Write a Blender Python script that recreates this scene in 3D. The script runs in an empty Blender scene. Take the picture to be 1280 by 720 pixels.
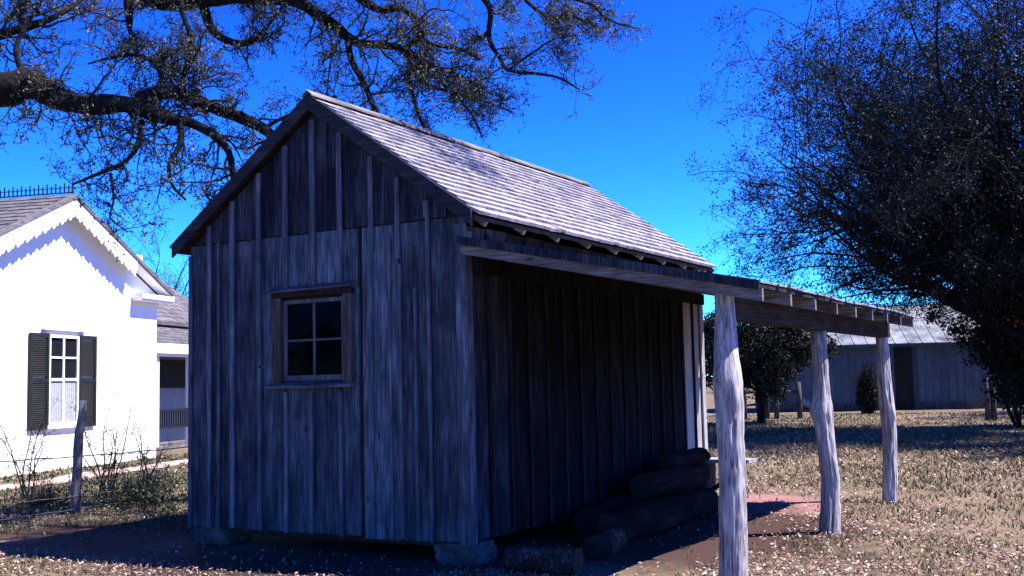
import bpy, math, random
import numpy as np
from mathutils import Vector, Matrix, noise as mnoise

random.seed(7)
rng = np.random.default_rng(7)
scene = bpy.context.scene
col = scene.collection

# ------------------------------------------------------------------ camera
F_PX, PITCH, ROLL, CAM_H = 1365.1, 0.08675, -0.02264, 1.664
YAW = 0.52605
cam_data = bpy.data.cameras.new('camera')
cam_data.sensor_width = 36.0
cam_data.lens = F_PX / 1280.0 * 36.0
cam_data.clip_start = 0.1
cam_data.clip_end = 3000
cam = bpy.data.objects.new('camera', cam_data)
col.objects.link(cam)
cp, sp = math.cos(PITCH), math.sin(PITCH)
cr, sr = math.cos(ROLL), math.sin(ROLL)
FW = Vector((0, cp, sp))
R0, U0 = Vector((1, 0, 0)), Vector((0, -sp, cp))
CR = R0 * cr + U0 * sr
CU = U0 * cr - R0 * sr
M = Matrix.Identity(4)
for i in range(3):
    M[i][0], M[i][1], M[i][2] = CR[i], CU[i], -FW[i]
M[0][3], M[1][3], M[2][3] = 0, 0, CAM_H
cam.matrix_world = M
scene.camera = cam

# ------------------------------------------------------------------ light
SUN = Vector((0.677, -0.069, 1.0)).normalized()
SUN_EL = math.asin(SUN.z)
SUN_AZ = math.atan2(SUN.x, SUN.y)
SKY_STRENGTH, SUN_STRENGTH, EXPOSURE = 0.05, 5.0, 1.44
world = bpy.data.worlds.new('World')
scene.world = world
world.use_nodes = True
wn, wl = world.node_tree.nodes, world.node_tree.links
wn.clear()
sky = wn.new('ShaderNodeTexSky')
sky.sky_type = 'NISHITA'
sky.sun_disc = False
sky.sun_elevation = SUN_EL
sky.sun_rotation = SUN_AZ
sky.altitude = 300
sky.air_density = 1.0
sky.dust_density = 0.0
sky.ozone_density = 8.0
tint = wn.new('ShaderNodeMix')      # the slide film's colour balance, the same over the whole sky
tint.data_type = 'RGBA'
tint.blend_type = 'MULTIPLY'
tint.inputs[0].default_value = 1.0
tint.inputs[7].default_value = (0.37, 0.532, 0.62, 1.0)
gam = wn.new('ShaderNodeGamma')     # and its contrast
gam.inputs['Gamma'].default_value = 2.3
bg = wn.new('ShaderNodeBackground')
bg.inputs['Strength'].default_value = SKY_STRENGTH
wo = wn.new('ShaderNodeOutputWorld')
wl.new(sky.outputs[0], tint.inputs[6])
wl.new(tint.outputs[2], gam.inputs[0])
wl.new(gam.outputs[0], bg.inputs['Color'])
wl.new(bg.outputs[0], wo.inputs['Surface'])
sd = bpy.data.lights.new('sun', 'SUN')
sd.energy = SUN_STRENGTH
sd.angle = math.radians(0.5)
sd.color = (1.0, 0.93, 0.89)
so = bpy.data.objects.new('sun', sd)
so.rotation_euler = (-SUN).to_track_quat('-Z', 'Y').to_euler()
so.location = (30, -5, 40)
col.objects.link(so)
vs = scene.view_settings
vs.view_transform = 'Standard'
vs.look = 'None'
vs.exposure = EXPOSURE
vs.gamma = 1.0
vs.use_curve_mapping = False

# ------------------------------------------------------------------ helpers
def at(px, py, depth):
    """point of the place seen at a pixel of the 1280x720 photograph, at a distance along +Y"""
    d = CR * ((px - 640) / F_PX) + CU * ((360 - py) / F_PX) + FW
    return Vector((0, 0, CAM_H)) + d * (depth / d.y)


class MB:
    def __init__(self):
        self.v, self.f = [], []

    def box(self, x0, x1, y0, y1, z0, z1):
        b = len(self.v)
        self.v += [(x, y, z) for z in (z0, z1) for y in (y0, y1) for x in (x0, x1)]
        self.f += [tuple(b + i for i in q) for q in
                   ((0, 2, 3, 1), (4, 5, 7, 6), (0, 1, 5, 4), (2, 6, 7, 3), (0, 4, 6, 2), (1, 3, 7, 5))]
        return self

    def hexa(self, pts):
        """8 points: bottom 4 (ccw from above) then top 4"""
        b = len(self.v)
        self.v += [tuple(p) for p in pts]
        self.f += [tuple(b + i for i in q) for q in
                   ((3, 2, 1, 0), (4, 5, 6, 7), (0, 1, 5, 4), (1, 2, 6, 5), (2, 3, 7, 6), (3, 0, 4, 7))]
        return self

    def prism(self, poly, axis, a0, a1):
        """extrude a polygon of 2D points along axis; other two axes in order"""
        b = len(self.v)
        n = len(poly)
        for a in (a0, a1):
            for p in poly:
                c = [p[0], p[1]]
                c.insert(axis, a)
                self.v.append(tuple(c))
        self.f.append(tuple(b + i for i in range(n))[::-1])
        self.f.append(tuple(b + n + i for i in range(n)))
        for i in range(n):
            j = (i + 1) % n
            self.f.append((b + i, b + j, b + n + j, b + n + i))
        return self

    def bar(self, p, q, w, h, up=(0, 0, 1)):
        p, q = Vector(p), Vector(q)
        d = (q - p).normalized()
        s = d.cross(Vector(up))
        if s.length < 1e-4:
            s = d.cross(Vector((1, 0, 0)))
        s.normalize()
        u = s.cross(d)
        s, u = s * (w / 2), u * (h / 2)
        return self.hexa([p - s - u, p + s - u, q + s - u, q - s - u, p - s + u, p + s + u, q + s + u, q - s + u])

    def tube(self, pts, rad, k=8, cap=True):
        b = len(self.v)
        pts = [Vector(p) for p in pts]
        n = len(pts)
        ref = None
        for i, p in enumerate(pts):
            d = (pts[min(i + 1, n - 1)] - pts[max(i - 1, 0)]).normalized()
            if ref is None:
                ref = d.orthogonal().normalized()
            s = (ref - d * ref.dot(d)).normalized()
            ref = s
            t = d.cross(s)
            r = rad[i] if hasattr(rad, '__len__') else rad
            for j in range(k):
                a = 2 * math.pi * j / k
                self.v.append(tuple(p + (s * math.cos(a) + t * math.sin(a)) * r))
        for i in range(n - 1):
            for j in range(k):
                j2 = (j + 1) % k
                self.f.append((b + i * k + j, b + i * k + j2, b + (i + 1) * k + j2, b + (i + 1) * k + j))
        if cap:
            self.f.append(tuple(b + j for j in range(k))[::-1])
            self.f.append(tuple(b + (n - 1) * k + j for j in range(k)))
        return self

    def mesh(self, name, mat=None, smooth=False):
        me = bpy.data.meshes.new(name)
        me.from_pydata(self.v, [], self.f)
        me.update()
        if mat:
            me.materials.append(mat)
        if smooth:
            me.polygons.foreach_set('use_smooth', [True] * len(me.polygons))
        return me

    def build(self, name, mat, parent=None, smooth=False):
        return obj(name, self.mesh(name, mat, smooth), parent)


def obj(name, me, parent=None, loc=None, rot=None):
    o = bpy.data.objects.new(name, me)
    col.objects.link(o)
    if parent:
        o.parent = parent
    if loc is not None:
        o.location = loc
    if rot is not None:
        o.rotation_euler = rot
    return o


def tag(o, label, cat, group=None, kind=None):
    if label:
        o['label'] = label
    if cat:
        o['category'] = cat
    if group:
        o['group'] = group
    if kind:
        o['kind'] = kind
    return o


def empty(name, label, cat, loc=(0, 0, 0), rotz=0.0, group=None):
    o = bpy.data.objects.new(name, None)
    col.objects.link(o)
    o.empty_display_size = 0.3
    o.location = loc
    o.rotation_euler = (0, 0, rotz)
    return tag(o, label, cat, group)


def np_mesh(name, V, F, mat=None, smooth=False):
    """V (n,3); F (m,k) all of one size"""
    me = bpy.data.meshes.new(name)
    V = np.asarray(V, dtype=np.float32)
    F = np.asarray(F, dtype=np.int32)
    m, k = F.shape
    me.vertices.add(len(V))
    me.vertices.foreach_set('co', V.ravel())
    me.loops.add(m * k)
    me.loops.foreach_set('vertex_index', F.ravel())
    me.polygons.add(m)
    me.polygons.foreach_set('loop_start', np.arange(0, m * k, k, dtype=np.int32))
    me.polygons.foreach_set('loop_total', np.full(m, k, dtype=np.int32))
    if smooth:
        me.polygons.foreach_set('use_smooth', np.ones(m, dtype=bool))
    me.update(calc_edges=True)
    if mat:
        me.materials.append(mat)
    return me


def unit(a):
    return a / np.maximum(np.linalg.norm(a, axis=-1, keepdims=True), 1e-9)


def np_tubes(P, R, k=3):
    """P (N,S,3) paths, R (N,S) radii -> verts, quads"""
    N, S, _ = P.shape
    T = np.empty_like(P)
    T[:, 1:-1] = P[:, 2:] - P[:, :-2]
    T[:, 0] = P[:, 1] - P[:, 0]
    T[:, -1] = P[:, -1] - P[:, -2]
    T = unit(T)
    ref = np.array([0.31, 0.77, 0.55])
    A = unit(np.cross(T, ref))
    B = np.cross(T, A)
    ang = np.arange(k) * 2 * np.pi / k
    V = P[:, :, None, :] + R[:, :, None, None] * (A[:, :, None, :] * np.cos(ang)[None, None, :, None]
                                                 + B[:, :, None, :] * np.sin(ang)[None, None, :, None])
    idx = np.arange(N * S * k).reshape(N, S, k)
    a = idx[:, :-1, :]
    b = np.roll(idx, -1, axis=2)[:, :-1, :]
    c = np.roll(idx, -1, axis=2)[:, 1:, :]
    d = idx[:, 1:, :]
    Q = np.stack([a, b, c, d], axis=-1).reshape(-1, 4)
    return V.reshape(-1, 3), Q


def np_join(parts):
    Vs, Fs, o = [], [], 0
    for V, F in parts:
        Vs.append(V)
        Fs.append(F + o)
        o += len(V)
    return np.concatenate(Vs), np.concatenate(Fs)


def np_leaves(C, size, squash=0.5, up=0.0):
    """bent quads (two quads sharing a rib) round each centre"""
    n = len(C)
    a = unit(rng.normal(size=(n, 3)) + np.array([0, 0, 0.0]))
    nrm = unit(rng.normal(size=(n, 3)) + np.array([0, 0, up]))
    a = unit(a - nrm * (a * nrm).sum(1, keepdims=True))
    b = np.cross(nrm, a)
    s = size[:, None]
    w = s * squash
    p0, p1 = C - a * s * .5, C + a * s * .5
    l = C + b * w * .5 + nrm * w * .12
    r = C - b * w * .5 + nrm * w * .12
    V = np.stack([p0, r, p1, l], axis=1).reshape(-1, 3)
    F = np.arange(4 * n).reshape(n, 4)
    return V, F


def grow(start, direction, length, nseg, kink, bend=(0, 0, 0), curl=0.0):
    """vectorised random walks. start (N,3), direction (N,3), length (N,) -> (N,nseg+1,3)"""
    N = len(start)
    P = np.empty((N, nseg + 1, 3))
    P[:, 0] = start
    d = unit(direction)
    st = (length / nseg)[:, None]
    bend = np.array(bend)
    for i in range(nseg):
        d = unit(d + rng.normal(size=(N, 3)) * kink + bend)
        P[:, i + 1] = P[:, i] + d * st
    return P


def spawn(P, R, n, tmin=0.15, tmax=1.0, spread=1.0, fwd=0.6):
    """n children along each path: start points, directions, parent radius there"""
    N, S, _ = P.shape
    pi = np.repeat(np.arange(N), n)
    t = rng.uniform(tmin, tmax, N * n) * (S - 1)
    i = np.minimum(t.astype(int), S - 2)
    f = (t - i)[:, None]
    pos = P[pi, i] * (1 - f) + P[pi, i + 1] * f
    tan = unit(P[pi, i + 1] - P[pi, i])
    rnd = rng.normal(size=pos.shape)
    rnd = unit(rnd - tan * (rnd * tan).sum(1, keepdims=True))
    d = unit(tan * fwd + rnd * spread)
    r = R[pi, i]
    return pos, d, r


def taper(r0, r1, S):
    t = np.linspace(0, 1, S)[None, :]
    return r0[:, None] * (1 - t) + np.minimum(r1, r0)[:, None] * t


def catmull(pts, n):
    pts = [np.array(p, dtype=float) for p in pts]
    pts = [2 * pts[0] - pts[1]] + pts + [2 * pts[-1] - pts[-2]]
    segs = len(pts) - 3
    out = []
    for u in np.linspace(0, segs - 1e-6, n):
        i = int(u)
        t = u - i
        p0, p1, p2, p3 = pts[i:i + 4]
        out.append(0.5 * (2 * p1 + (p2 - p0) * t + (2 * p0 - 5 * p1 + 4 * p2 - p3) * t * t
                          + (3 * p1 - p0 - 3 * p2 + p3) * t ** 3))
    return np.array(out)


# ------------------------------------------------------------------ materials
def lin(h):
    return tuple(h) + (1.0,)


def new_mat(name):
    m = bpy.data.materials.new(name)
    m.use_nodes = True
    nt = m.node_tree
    nt.nodes.clear()
    out = nt.nodes.new('ShaderNodeOutputMaterial')
    bs = nt.nodes.new('ShaderNodeBsdfPrincipled')
    nt.links.new(bs.outputs[0], out.inputs['Surface'])
    return m, nt, bs


def ramp(nt, src, stops):
    r = nt.nodes.new('ShaderNodeValToRGB')
    e = r.color_ramp.elements
    e[0].position, e[0].color = stops[0][0], lin(stops[0][1])
    e[1].position, e[1].color = stops[-1][0], lin(stops[-1][1])
    for p, c in stops[1:-1]:
        x = e.new(p)
        x.color = lin(c)
    nt.links.new(src, r.inputs[0])
    return r.outputs[0]


def math_node(nt, op, a, b=None):
    n = nt.nodes.new('ShaderNodeMath')
    n.operation = op
    for i, x in enumerate((a, b)):
        if x is None:
            continue
        if isinstance(x, (int, float)):
            n.inputs[i].default_value = x
        else:
            nt.links.new(x, n.inputs[i])
    return n.outputs[0]


def mix_col(nt, fac, a, b, mode='MIX'):
    n = nt.nodes.new('ShaderNodeMix')
    n.data_type = 'RGBA'
    n.blend_type = mode
    for idx, x in ((0, fac), (6, a), (7, b)):
        if isinstance(x, (int, float)):
            n.inputs[idx].default_value = x
        elif isinstance(x, tuple):
            n.inputs[idx].default_value = lin(x)
        else:
            nt.links.new(x, n.inputs[idx])
    return n.outputs[2]


def rnd_value(nt):
    """one random number per piece: object and mesh island together"""
    oi = nt.nodes.new('ShaderNodeObjectInfo')
    ge = nt.nodes.new('ShaderNodeNewGeometry')
    s = math_node(nt, 'ADD', oi.outputs['Random'], ge.outputs['Random Per Island'])
    return math_node(nt, 'FRACT', s)


def noise_tex(nt, vec, scale, detail=4.0, rough=0.55, dist=0.0):
    n = nt.nodes.new('ShaderNodeTexNoise')
    n.inputs['Scale'].default_value = scale
    n.inputs['Detail'].default_value = detail
    n.inputs['Roughness'].default_value = rough
    n.inputs['Distortion'].default_value = dist
    nt.links.new(vec, n.inputs['Vector'])
    return n.outputs[0]


def wood(name, dark, mid, light, axis=2, vary=0.5, bump=0.5, rough=0.9, fine=1.0, stain=None, spec=0.06):
    m, nt, bs = new_mat(name)
    tc = nt.nodes.new('ShaderNodeTexCoord')
    rv = rnd_value(nt)
    off = nt.nodes.new('ShaderNodeCombineXYZ')
    for i in range(3):
        nt.links.new(math_node(nt, 'MULTIPLY', rv, 37.0 + 11 * i), off.inputs[i])
    add = nt.nodes.new('ShaderNodeVectorMath')
    add.operation = 'ADD'
    nt.links.new(tc.outputs['Object'], add.inputs[0])
    nt.links.new(off.outputs[0], add.inputs[1])
    mp = nt.nodes.new('ShaderNodeMapping')
    sc = [34.0 * fine] * 3
    sc[axis] = 1.7
    mp.inputs['Scale'].default_value = sc
    nt.links.new(add.outputs[0], mp.inputs['Vector'])
    grain = noise_tex(nt, mp.outputs[0], 1.6, 8, 0.68, 0.4)
    mp2 = nt.nodes.new('ShaderNodeMapping')
    sc = [5.0] * 3
    sc[axis] = 1.3
    mp2.inputs['Scale'].default_value = sc
    nt.links.new(add.outputs[0], mp2.inputs['Vector'])
    broad = noise_tex(nt, mp2.outputs[0], 1.2, 5, 0.6, 0.6)
    mixv = math_node(nt, 'ADD', math_node(nt, 'MULTIPLY', grain, 0.6), math_node(nt, 'MULTIPLY', broad, 0.4))
    c = ramp(nt, mixv, [(0.36, dark), (0.5, mid), (0.63, light)])
    # knots: dark ovals strung along the grain
    mp3 = nt.nodes.new('ShaderNodeMapping')
    sc = [7.0] * 3
    sc[axis] = 2.6
    mp3.inputs['Scale'].default_value = sc
    nt.links.new(add.outputs[0], mp3.inputs['Vector'])
    vo = nt.nodes.new('ShaderNodeTexVoronoi')
    vo.inputs['Scale'].default_value = 0.8
    nt.links.new(mp3.outputs[0], vo.inputs['Vector'])
    kf = ramp(nt, vo.outputs['Distance'], [(.05, (.25, .23, .22)), (.13, (1, 1, 1))])
    c = mix_col(nt, .85, c, kf, 'MULTIPLY')
    vv = math_node(nt, 'ADD', math_node(nt, 'MULTIPLY', rv, vary), 1.0 - vary / 2)
    hs = nt.nodes.new('ShaderNodeHueSaturation')
    nt.links.new(vv, hs.inputs['Value'])
    nt.links.new(c, hs.inputs['Color'])
    colr = hs.outputs[0]
    if stain:
        big = noise_tex(nt, tc.outputs['Object'], 0.9, 3, 0.6, 0.5)
        f = ramp(nt, big, [(0.45, (0, 0, 0)), (0.7, (1, 1, 1))])
        colr = mix_col(nt, f, colr, stain, 'MULTIPLY')
    nt.links.new(colr, bs.inputs['Base Color'])
    bs.inputs['Roughness'].default_value = rough
    bs.inputs['Specular IOR Level'].default_value = spec
    bp = nt.nodes.new('ShaderNodeBump')
    bp.inputs['Strength'].default_value = bump
    bp.inputs['Distance'].default_value = 0.012
    nt.links.new(grain, bp.inputs['Height'])
    nt.links.new(bp.outputs[0], bs.inputs['Normal'])
    return m


def plain(name, c, rough=0.8, c2=None, scale=6.0, vary=0.0, spec=0.3, bump=0.0, metal=0.0):
    m, nt, bs = new_mat(name)
    tc = nt.nodes.new('ShaderNodeTexCoord')
    n = noise_tex(nt, tc.outputs['Object'], scale, 5, 0.6)
    colr = ramp(nt, n, [(0.35, c), (0.65, c2 or tuple(min(1, x * 1.2) for x in c))])
    if vary:
        rv = rnd_value(nt)
        hs = nt.nodes.new('ShaderNodeHueSaturation')
        nt.links.new(math_node(nt, 'ADD', math_node(nt, 'MULTIPLY', rv, vary), 1 - vary / 2), hs.inputs['Value'])
        nt.links.new(colr, hs.inputs['Color'])
        colr = hs.outputs[0]
    nt.links.new(colr, bs.inputs['Base Color'])
    bs.inputs['Roughness'].default_value = rough
    bs.inputs['Specular IOR Level'].default_value = spec
    bs.inputs['Metallic'].default_value = metal
    if bump:
        bp = nt.nodes.new('ShaderNodeBump')
        bp.inputs['Strength'].default_value = bump
        bp.inputs['Distance'].default_value = 0.03
        nt.links.new(n, bp.inputs['Height'])
        nt.links.new(bp.outputs[0], bs.inputs['Normal'])
    return m


def leafy(name, stops, rough=0.6, trans=0.0, spec=0.35):
    """colour per leaf by mesh island"""
    m, nt, bs = new_mat(name)
    ge = nt.nodes.new('ShaderNodeNewGeometry')
    c = ramp(nt, ge.outputs['Random Per Island'], stops)
    nt.links.new(c, bs.inputs['Base Color'])
    bs.inputs['Roughness'].default_value = rough
    bs.inputs['Specular IOR Level'].default_value = spec
    if trans:
        tr = nt.nodes.new('ShaderNodeBsdfTranslucent')
        nt.links.new(c, tr.inputs['Color'])
        mx = nt.nodes.new('ShaderNodeMixShader')
        mx.inputs[0].default_value = trans
        out = [n for n in nt.nodes if n.type == 'OUTPUT_MATERIAL'][0]
        nt.links.new(bs.outputs[0], mx.inputs[1])
        nt.links.new(tr.outputs[0], mx.inputs[2])
        nt.links.new(mx.outputs[0], out.inputs['Surface'])
    return m


def glass(name, tint=(0.5, 0.5, 0.55)):
    m = bpy.data.materials.new(name)
    m.use_nodes = True
    nt = m.node_tree
    nt.nodes.clear()
    out = nt.nodes.new('ShaderNodeOutputMaterial')
    tr = nt.nodes.new('ShaderNodeBsdfTransparent')
    tr.inputs[0].default_value = lin(tint)
    gl = nt.nodes.new('ShaderNodeBsdfGlossy')
    gl.inputs['Roughness'].default_value = 0.06
    gl.inputs['Color'].default_value = lin((0.5, 0.5, 0.72))
    fr = nt.nodes.new('ShaderNodeFresnel')
    fr.inputs['IOR'].default_value = 1.12
    mx = nt.nodes.new('ShaderNodeMixShader')
    nt.links.new(fr.outputs[0], mx.inputs[0])
    nt.links.new(tr.outputs[0], mx.inputs[1])
    nt.links.new(gl.outputs[0], mx.inputs[2])
    nt.links.new(mx.outputs[0], out.inputs['Surface'])
    return m


MT = {}
MT['board'] = wood('weathered_board', (.013, .019, .025), (.058, .080, .102), (.165, .208, .25), 2, 0.6, 0.7, stain=(.55, .55, .62))
MT['board_stained'] = wood('stained_weathered_board', (.010, .014, .02), (.046, .058, .077), (.14, .162, .20), 2, 0.6, 0.7, stain=(.55, .55, .62))
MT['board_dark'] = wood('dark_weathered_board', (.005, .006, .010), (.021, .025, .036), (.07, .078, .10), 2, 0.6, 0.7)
MT['porch_board'] = wood('porch_shade_board', (.003, .003, .004), (.007, .0075, .0095), (.025, .026, .031), 2, 0.6, 0.7)  # copy of the board darkened so the porch wall reads as shaded
MT['pale_board'] = wood('sunlit_pale_board', (.16, .15, .15), (.30, .285, .29), (.42, .40, .41), 2, 0.3, 0.6)  # paler board colour that brightens the sunlit strip at the wall's end
MT['porch_batten'] = wood('porch_shade_batten', (.005, .005, .0065), (.014, .015, .019), (.042, .044, .052), 2, 0.4, 0.6)  # batten copy darkened the same way for porch shade
MT['batten'] = wood('weathered_batten', (.03, .036, .046), (.085, .098, .124), (.19, .21, .25), 2, 0.4, 0.6)
MT['trim_x'] = wood('trim_along_x', (.035, .034, .037), (.085, .083, .09), (.16, .16, .17), 0, 0.4, 0.6)
MT['tail'] = wood('rafter_tail', (.05, .046, .046), (.13, .122, .122), (.28, .265, .265), 0, .3, .5)
MT['corner'] = wood('corner_board', (.022, .027, .036), (.075, .09, .115), (.19, .215, .26), 2, .2, .6)
MT['rake'] = wood('dark_rake_board', (.012, .012, .015), (.024, .024, .030), (.05, .05, .058), 0, .4, .5)
MT['trim_y'] = wood('trim_along_y', (.06, .055, .055), (.13, .115, .11), (.22, .20, .19), 1, 0.4, 0.6)
MT['trim_z'] = wood('trim_along_z', (.04, .04, .045), (.095, .095, .105), (.18, .18, .195), 2, 0.4, 0.6)
MT['brown_z'] = wood('brown_trim', (.03, .022, .02), (.075, .058, .052), (.15, .12, .105), 2, 0.4, 0.8)
MT['ridge'] = wood('ridge_wood', (.06, .055, .055), (.14, .13, .13), (.27, .255, .255), 1, .3, .5)
MT['rafter'] = wood('rafter_wood', (.05, .046, .046), (.12, .11, .108), (.24, .225, .22), 0, 0.3, 0.5)
MT['beam'] = wood('beam_wood', (.011, .007, .006), (.028, .019, .017), (.06, .044, .039), 1, 0.3, 0.6)
MT['shingle'] = wood('wood_shingle', (.15, .135, .14), (.31, .285, .295), (.50, .47, .48), 0, 0.6, 0.4)
MT['post'] = wood('cedar_post', (.05, .042, .042), (.34, .31, .305), (.62, .59, .575), 2, 0.2, 1.0, fine=0.9)
MT['bark'] = wood('log_bark', (.004, .003, .003), (.010, .008, .008), (.028, .024, .022), 1, 0.4, 1.0, fine=.6)
MT['split'] = wood('split_log', (.010, .008, .007), (.03, .025, .022), (.13, .11, .10), 0, 0.3, 1.0, fine=.7)
MT['cut'] = plain('sawn_end', (.012, .010, .009), 0.9, (.03, .025, .022), 20)
MT['inside'] = wood('inside_board', (.012, .010, .009), (.03, .025, .022), (.06, .05, .045), 2, .3, .3)
MT['stone'] = plain('foundation_stone', (.04, .04, .042), 0.95, (.11, .105, .105), 7, 0.3, 0.2, 0.8)
MT['houseglass'] = glass('house_window_glass', (.8, .82, .85))
MT['glass'] = glass('old_window_glass', (.05, .05, .07))
MT['oakbark'] = plain('oak_bark', (.005, .005, .005), 0.95, (.018, .016, .015), 14, 0, 0.15, 1.0)
MT['twig'] = plain('oak_twig', (.018, .018, .017), 0.9, (.046, .044, .04), 9, 0, 0.15)
MT['bud'] = leafy('oak_bud', [(0, (.045, .05, .035)), (.5, (.10, .098, .065)), (1, (.18, .165, .125))], .7, .15)
MT['darktwig'] = plain('dark_twig', (.007, .008, .010), 0.9, (.016, .017, .020), 9, 0, 0.15)
MT['elmleaf'] = leafy('small_leaf', [(0, (.008, .015, .018)), (.6, (.018, .030, .032)), (.99, (.034, .048, .048)), (1, (.11, .11, .10))], .6, .08, .15)
MT['evergreen'] = leafy('evergreen_leaf', [(0, (.006, .009, .008)), (.7, (.013, .019, .014)), (1, (.03, .038, .028))], .6, .06, .12)
MT['shrub'] = leafy('shrub_leaf', [(0, (.03, .045, .022)), (.6, (.055, .075, .035)), (1, (.10, .12, .06))], .5, .15)
MT['red'] = leafy('red_flower', [(0, (.35, .02, .02)), (1, (.6, .06, .06))], .5, .2)
MT['white'] = plain('white_paint', (.78, .78, .76), .6, (.83, .83, .82), 3)
MT['shadewall'] = plain('shaded_porch_wall', (.26, .26, .27), .8, (.32, .32, .33), 4)  # house wall turned grey to carry the shade of the wing porch
MT['shutter'] = plain('dark_green_paint', (.006, .008, .007), .6, (.011, .014, .012), 5)
MT['roofgrey'] = wood('grey_roof_shingle', (.06, .055, .06), (.12, .11, .12), (.19, .18, .19), 0, .5, .5)
MT['iron'] = plain('black_iron', (.02, .02, .022), .5, (.03, .03, .03), 6)
MT['metal'] = plain('tin_roof', (.05, .06, .075), .7, (.26, .28, .31), 1.1, .35, .3)
MT['curtain'] = plain('lace_curtain', (.5, .5, .5), .9, (.75, .75, .75), 18)
MT['barn'] = wood('barn_board', (.04, .07, .105), (.07, .11, .155), (.11, .155, .205), 2, .35, .4)
MT['dark'] = plain('dark_shade', (.012, .012, .013), .9, (.02, .02, .02), 4)  # near-black tone standing in for shade in openings and under the wing porch
MT['wire'] = plain('fence_wire', (.10, .10, .10), .5, (.2, .2, .2), 20, 0, .5, 0, .6)
MT['fencepost'] = wood('fence_post_wood', (.06, .055, .055), (.16, .15, .155), (.32, .31, .32), 2, .2, .9)
MT['oldrail'] = wood('old_rail_wood', (.02, .02, .022), (.05, .05, .056), (.12, .12, .13), 2, .4, .8)
MT['path'] = plain('red_brick_dust', (.36, .22, .19), .95, (.50, .36, .32), 5, 0, .1, .4)

# ------------------------------------------------------------------ shed frame
SH = Vector((-0.4402, 10.2153, 0.0))
XV = Vector((math.cos(YAW), -math.sin(YAW), 0))
YV = Vector((math.sin(YAW), math.cos(YAW), 0))


def shed_world(x, y, z=0.0):
    return SH + XV * x + YV * y + Vector((0, 0, z))


W, L = 3.60, 6.236
ZB = 0.20                  # underside of the siding
HR, SL = 4.664, 0.709      # ridge height and slope of the main roof's upper face
XC = -W / 2


def zr(x):
    return HR - SL * abs(x - XC)


# ------------------------------------------------------------------ ground
def build_ground():
    m, nt, bs = new_mat('lawn_soil')
    tc = nt.nodes.new('ShaderNodeTexCoord')
    P = tc.outputs['Object']
    n1 = noise_tex(nt, P, 0.5, 5, .6, .3)
    n2 = noise_tex(nt, P, 9.0, 6, .7)
    n3 = noise_tex(nt, P, 60.0, 4, .7)
    mixn = math_node(nt, 'ADD', math_node(nt, 'MULTIPLY', n1, .5), math_node(nt, 'MULTIPLY', n2, .5))
    c = ramp(nt, mixn, [(.34, (.07, .066, .038)), (.45, (.15, .118, .075)), (.55, (.24, .175, .122)), (.68, (.32, .235, .175))])
    c = mix_col(nt, ramp(nt, n3, [(.45, (0, 0, 0)), (.6, (.6, .6, .6))]), c, (.05, .045, .032))

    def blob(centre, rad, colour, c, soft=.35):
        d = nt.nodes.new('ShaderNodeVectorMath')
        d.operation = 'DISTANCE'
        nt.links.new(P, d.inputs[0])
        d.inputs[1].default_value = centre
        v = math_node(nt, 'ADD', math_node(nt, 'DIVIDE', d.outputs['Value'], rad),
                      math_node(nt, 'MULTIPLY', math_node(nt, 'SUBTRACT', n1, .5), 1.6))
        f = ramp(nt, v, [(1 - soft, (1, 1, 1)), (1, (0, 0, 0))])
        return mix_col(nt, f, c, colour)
    q = shed_world(.75, 5.3)
    c = blob((q.x, q.y, 0), 1.5, (.27, .145, .135), c)
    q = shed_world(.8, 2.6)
    c = blob((q.x, q.y, 0), 2.6, (.06, .036, .03), c)  # porch dirt, its colour darkened further for the shade over it
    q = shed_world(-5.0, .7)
    c = blob((q.x, q.y, 0), 2.4, (.05, .03, .027), c)  # dirt left of the shed, darkened to deepen the cast shadow
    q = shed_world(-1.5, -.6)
    c = blob((q.x, q.y, 0), 2.1, (.045, .034, .03), c)  # bare dirt before the gable, with shadow darkness in its colour
    c = mix_col(nt, .8, c, ramp(nt, n3, [(.35, (.55, .5, .5)), (.5, (.95, .93, .92)), (.65, (1.0, 1.0, 1.0))]), 'MULTIPLY')
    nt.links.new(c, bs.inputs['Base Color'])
    bs.inputs['Roughness'].default_value = .95
    bs.inputs['Specular IOR Level'].default_value = .1
    bp = nt.nodes.new('ShaderNodeBump')
    bp.inputs['Strength'].default_value = .6
    bp.inputs['Distance'].default_value = .03
    nt.links.new(n2, bp.inputs['Height'])
    nt.links.new(bp.outputs[0], bs.inputs['Normal'])
    # one sheet: fine near the camera, coarse to the horizon
    xs = np.unique(np.concatenate([np.linspace(-900, -40, 12), np.linspace(-40, 40, 161), np.linspace(40, 900, 12)]))
    ys = np.unique(np.concatenate([np.linspace(-300, -5, 6), np.linspace(-5, 75, 161), np.linspace(75, 1500, 14)]))
    X, Y = np.meshgrid(xs, ys)
    Z = ground_z(X, Y)
    V = np.stack([X, Y, Z], -1).reshape(-1, 3)
    nx, ny = len(xs), len(ys)
    i = np.arange(nx * ny).reshape(ny, nx)
    Fq = np.stack([i[:-1, :-1], i[:-1, 1:], i[1:, 1:], i[1:, :-1]], -1).reshape(-1, 4)
    g = obj('ground', np_mesh('ground', V, Fq, m, True))
    g['kind'] = 'structure'


def ground_z(X, Y):
    near = np.exp(-((np.asarray(X) / 45) ** 2 + ((np.asarray(Y) - 25) / 45) ** 2))
    return near * (.018 * np.sin(X * .9 + 1.3) * np.cos(Y * .7) + .014 * np.sin(X * 2.1 + Y * 1.7))


build_ground()


def in_shed(x, y, pad=0.0):
    gx, gy = x - SH.x, y - SH.y
    lx = gx * XV.x + gy * XV.y
    ly = gx * YV.x + gy * YV.y
    return lx, ly


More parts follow.
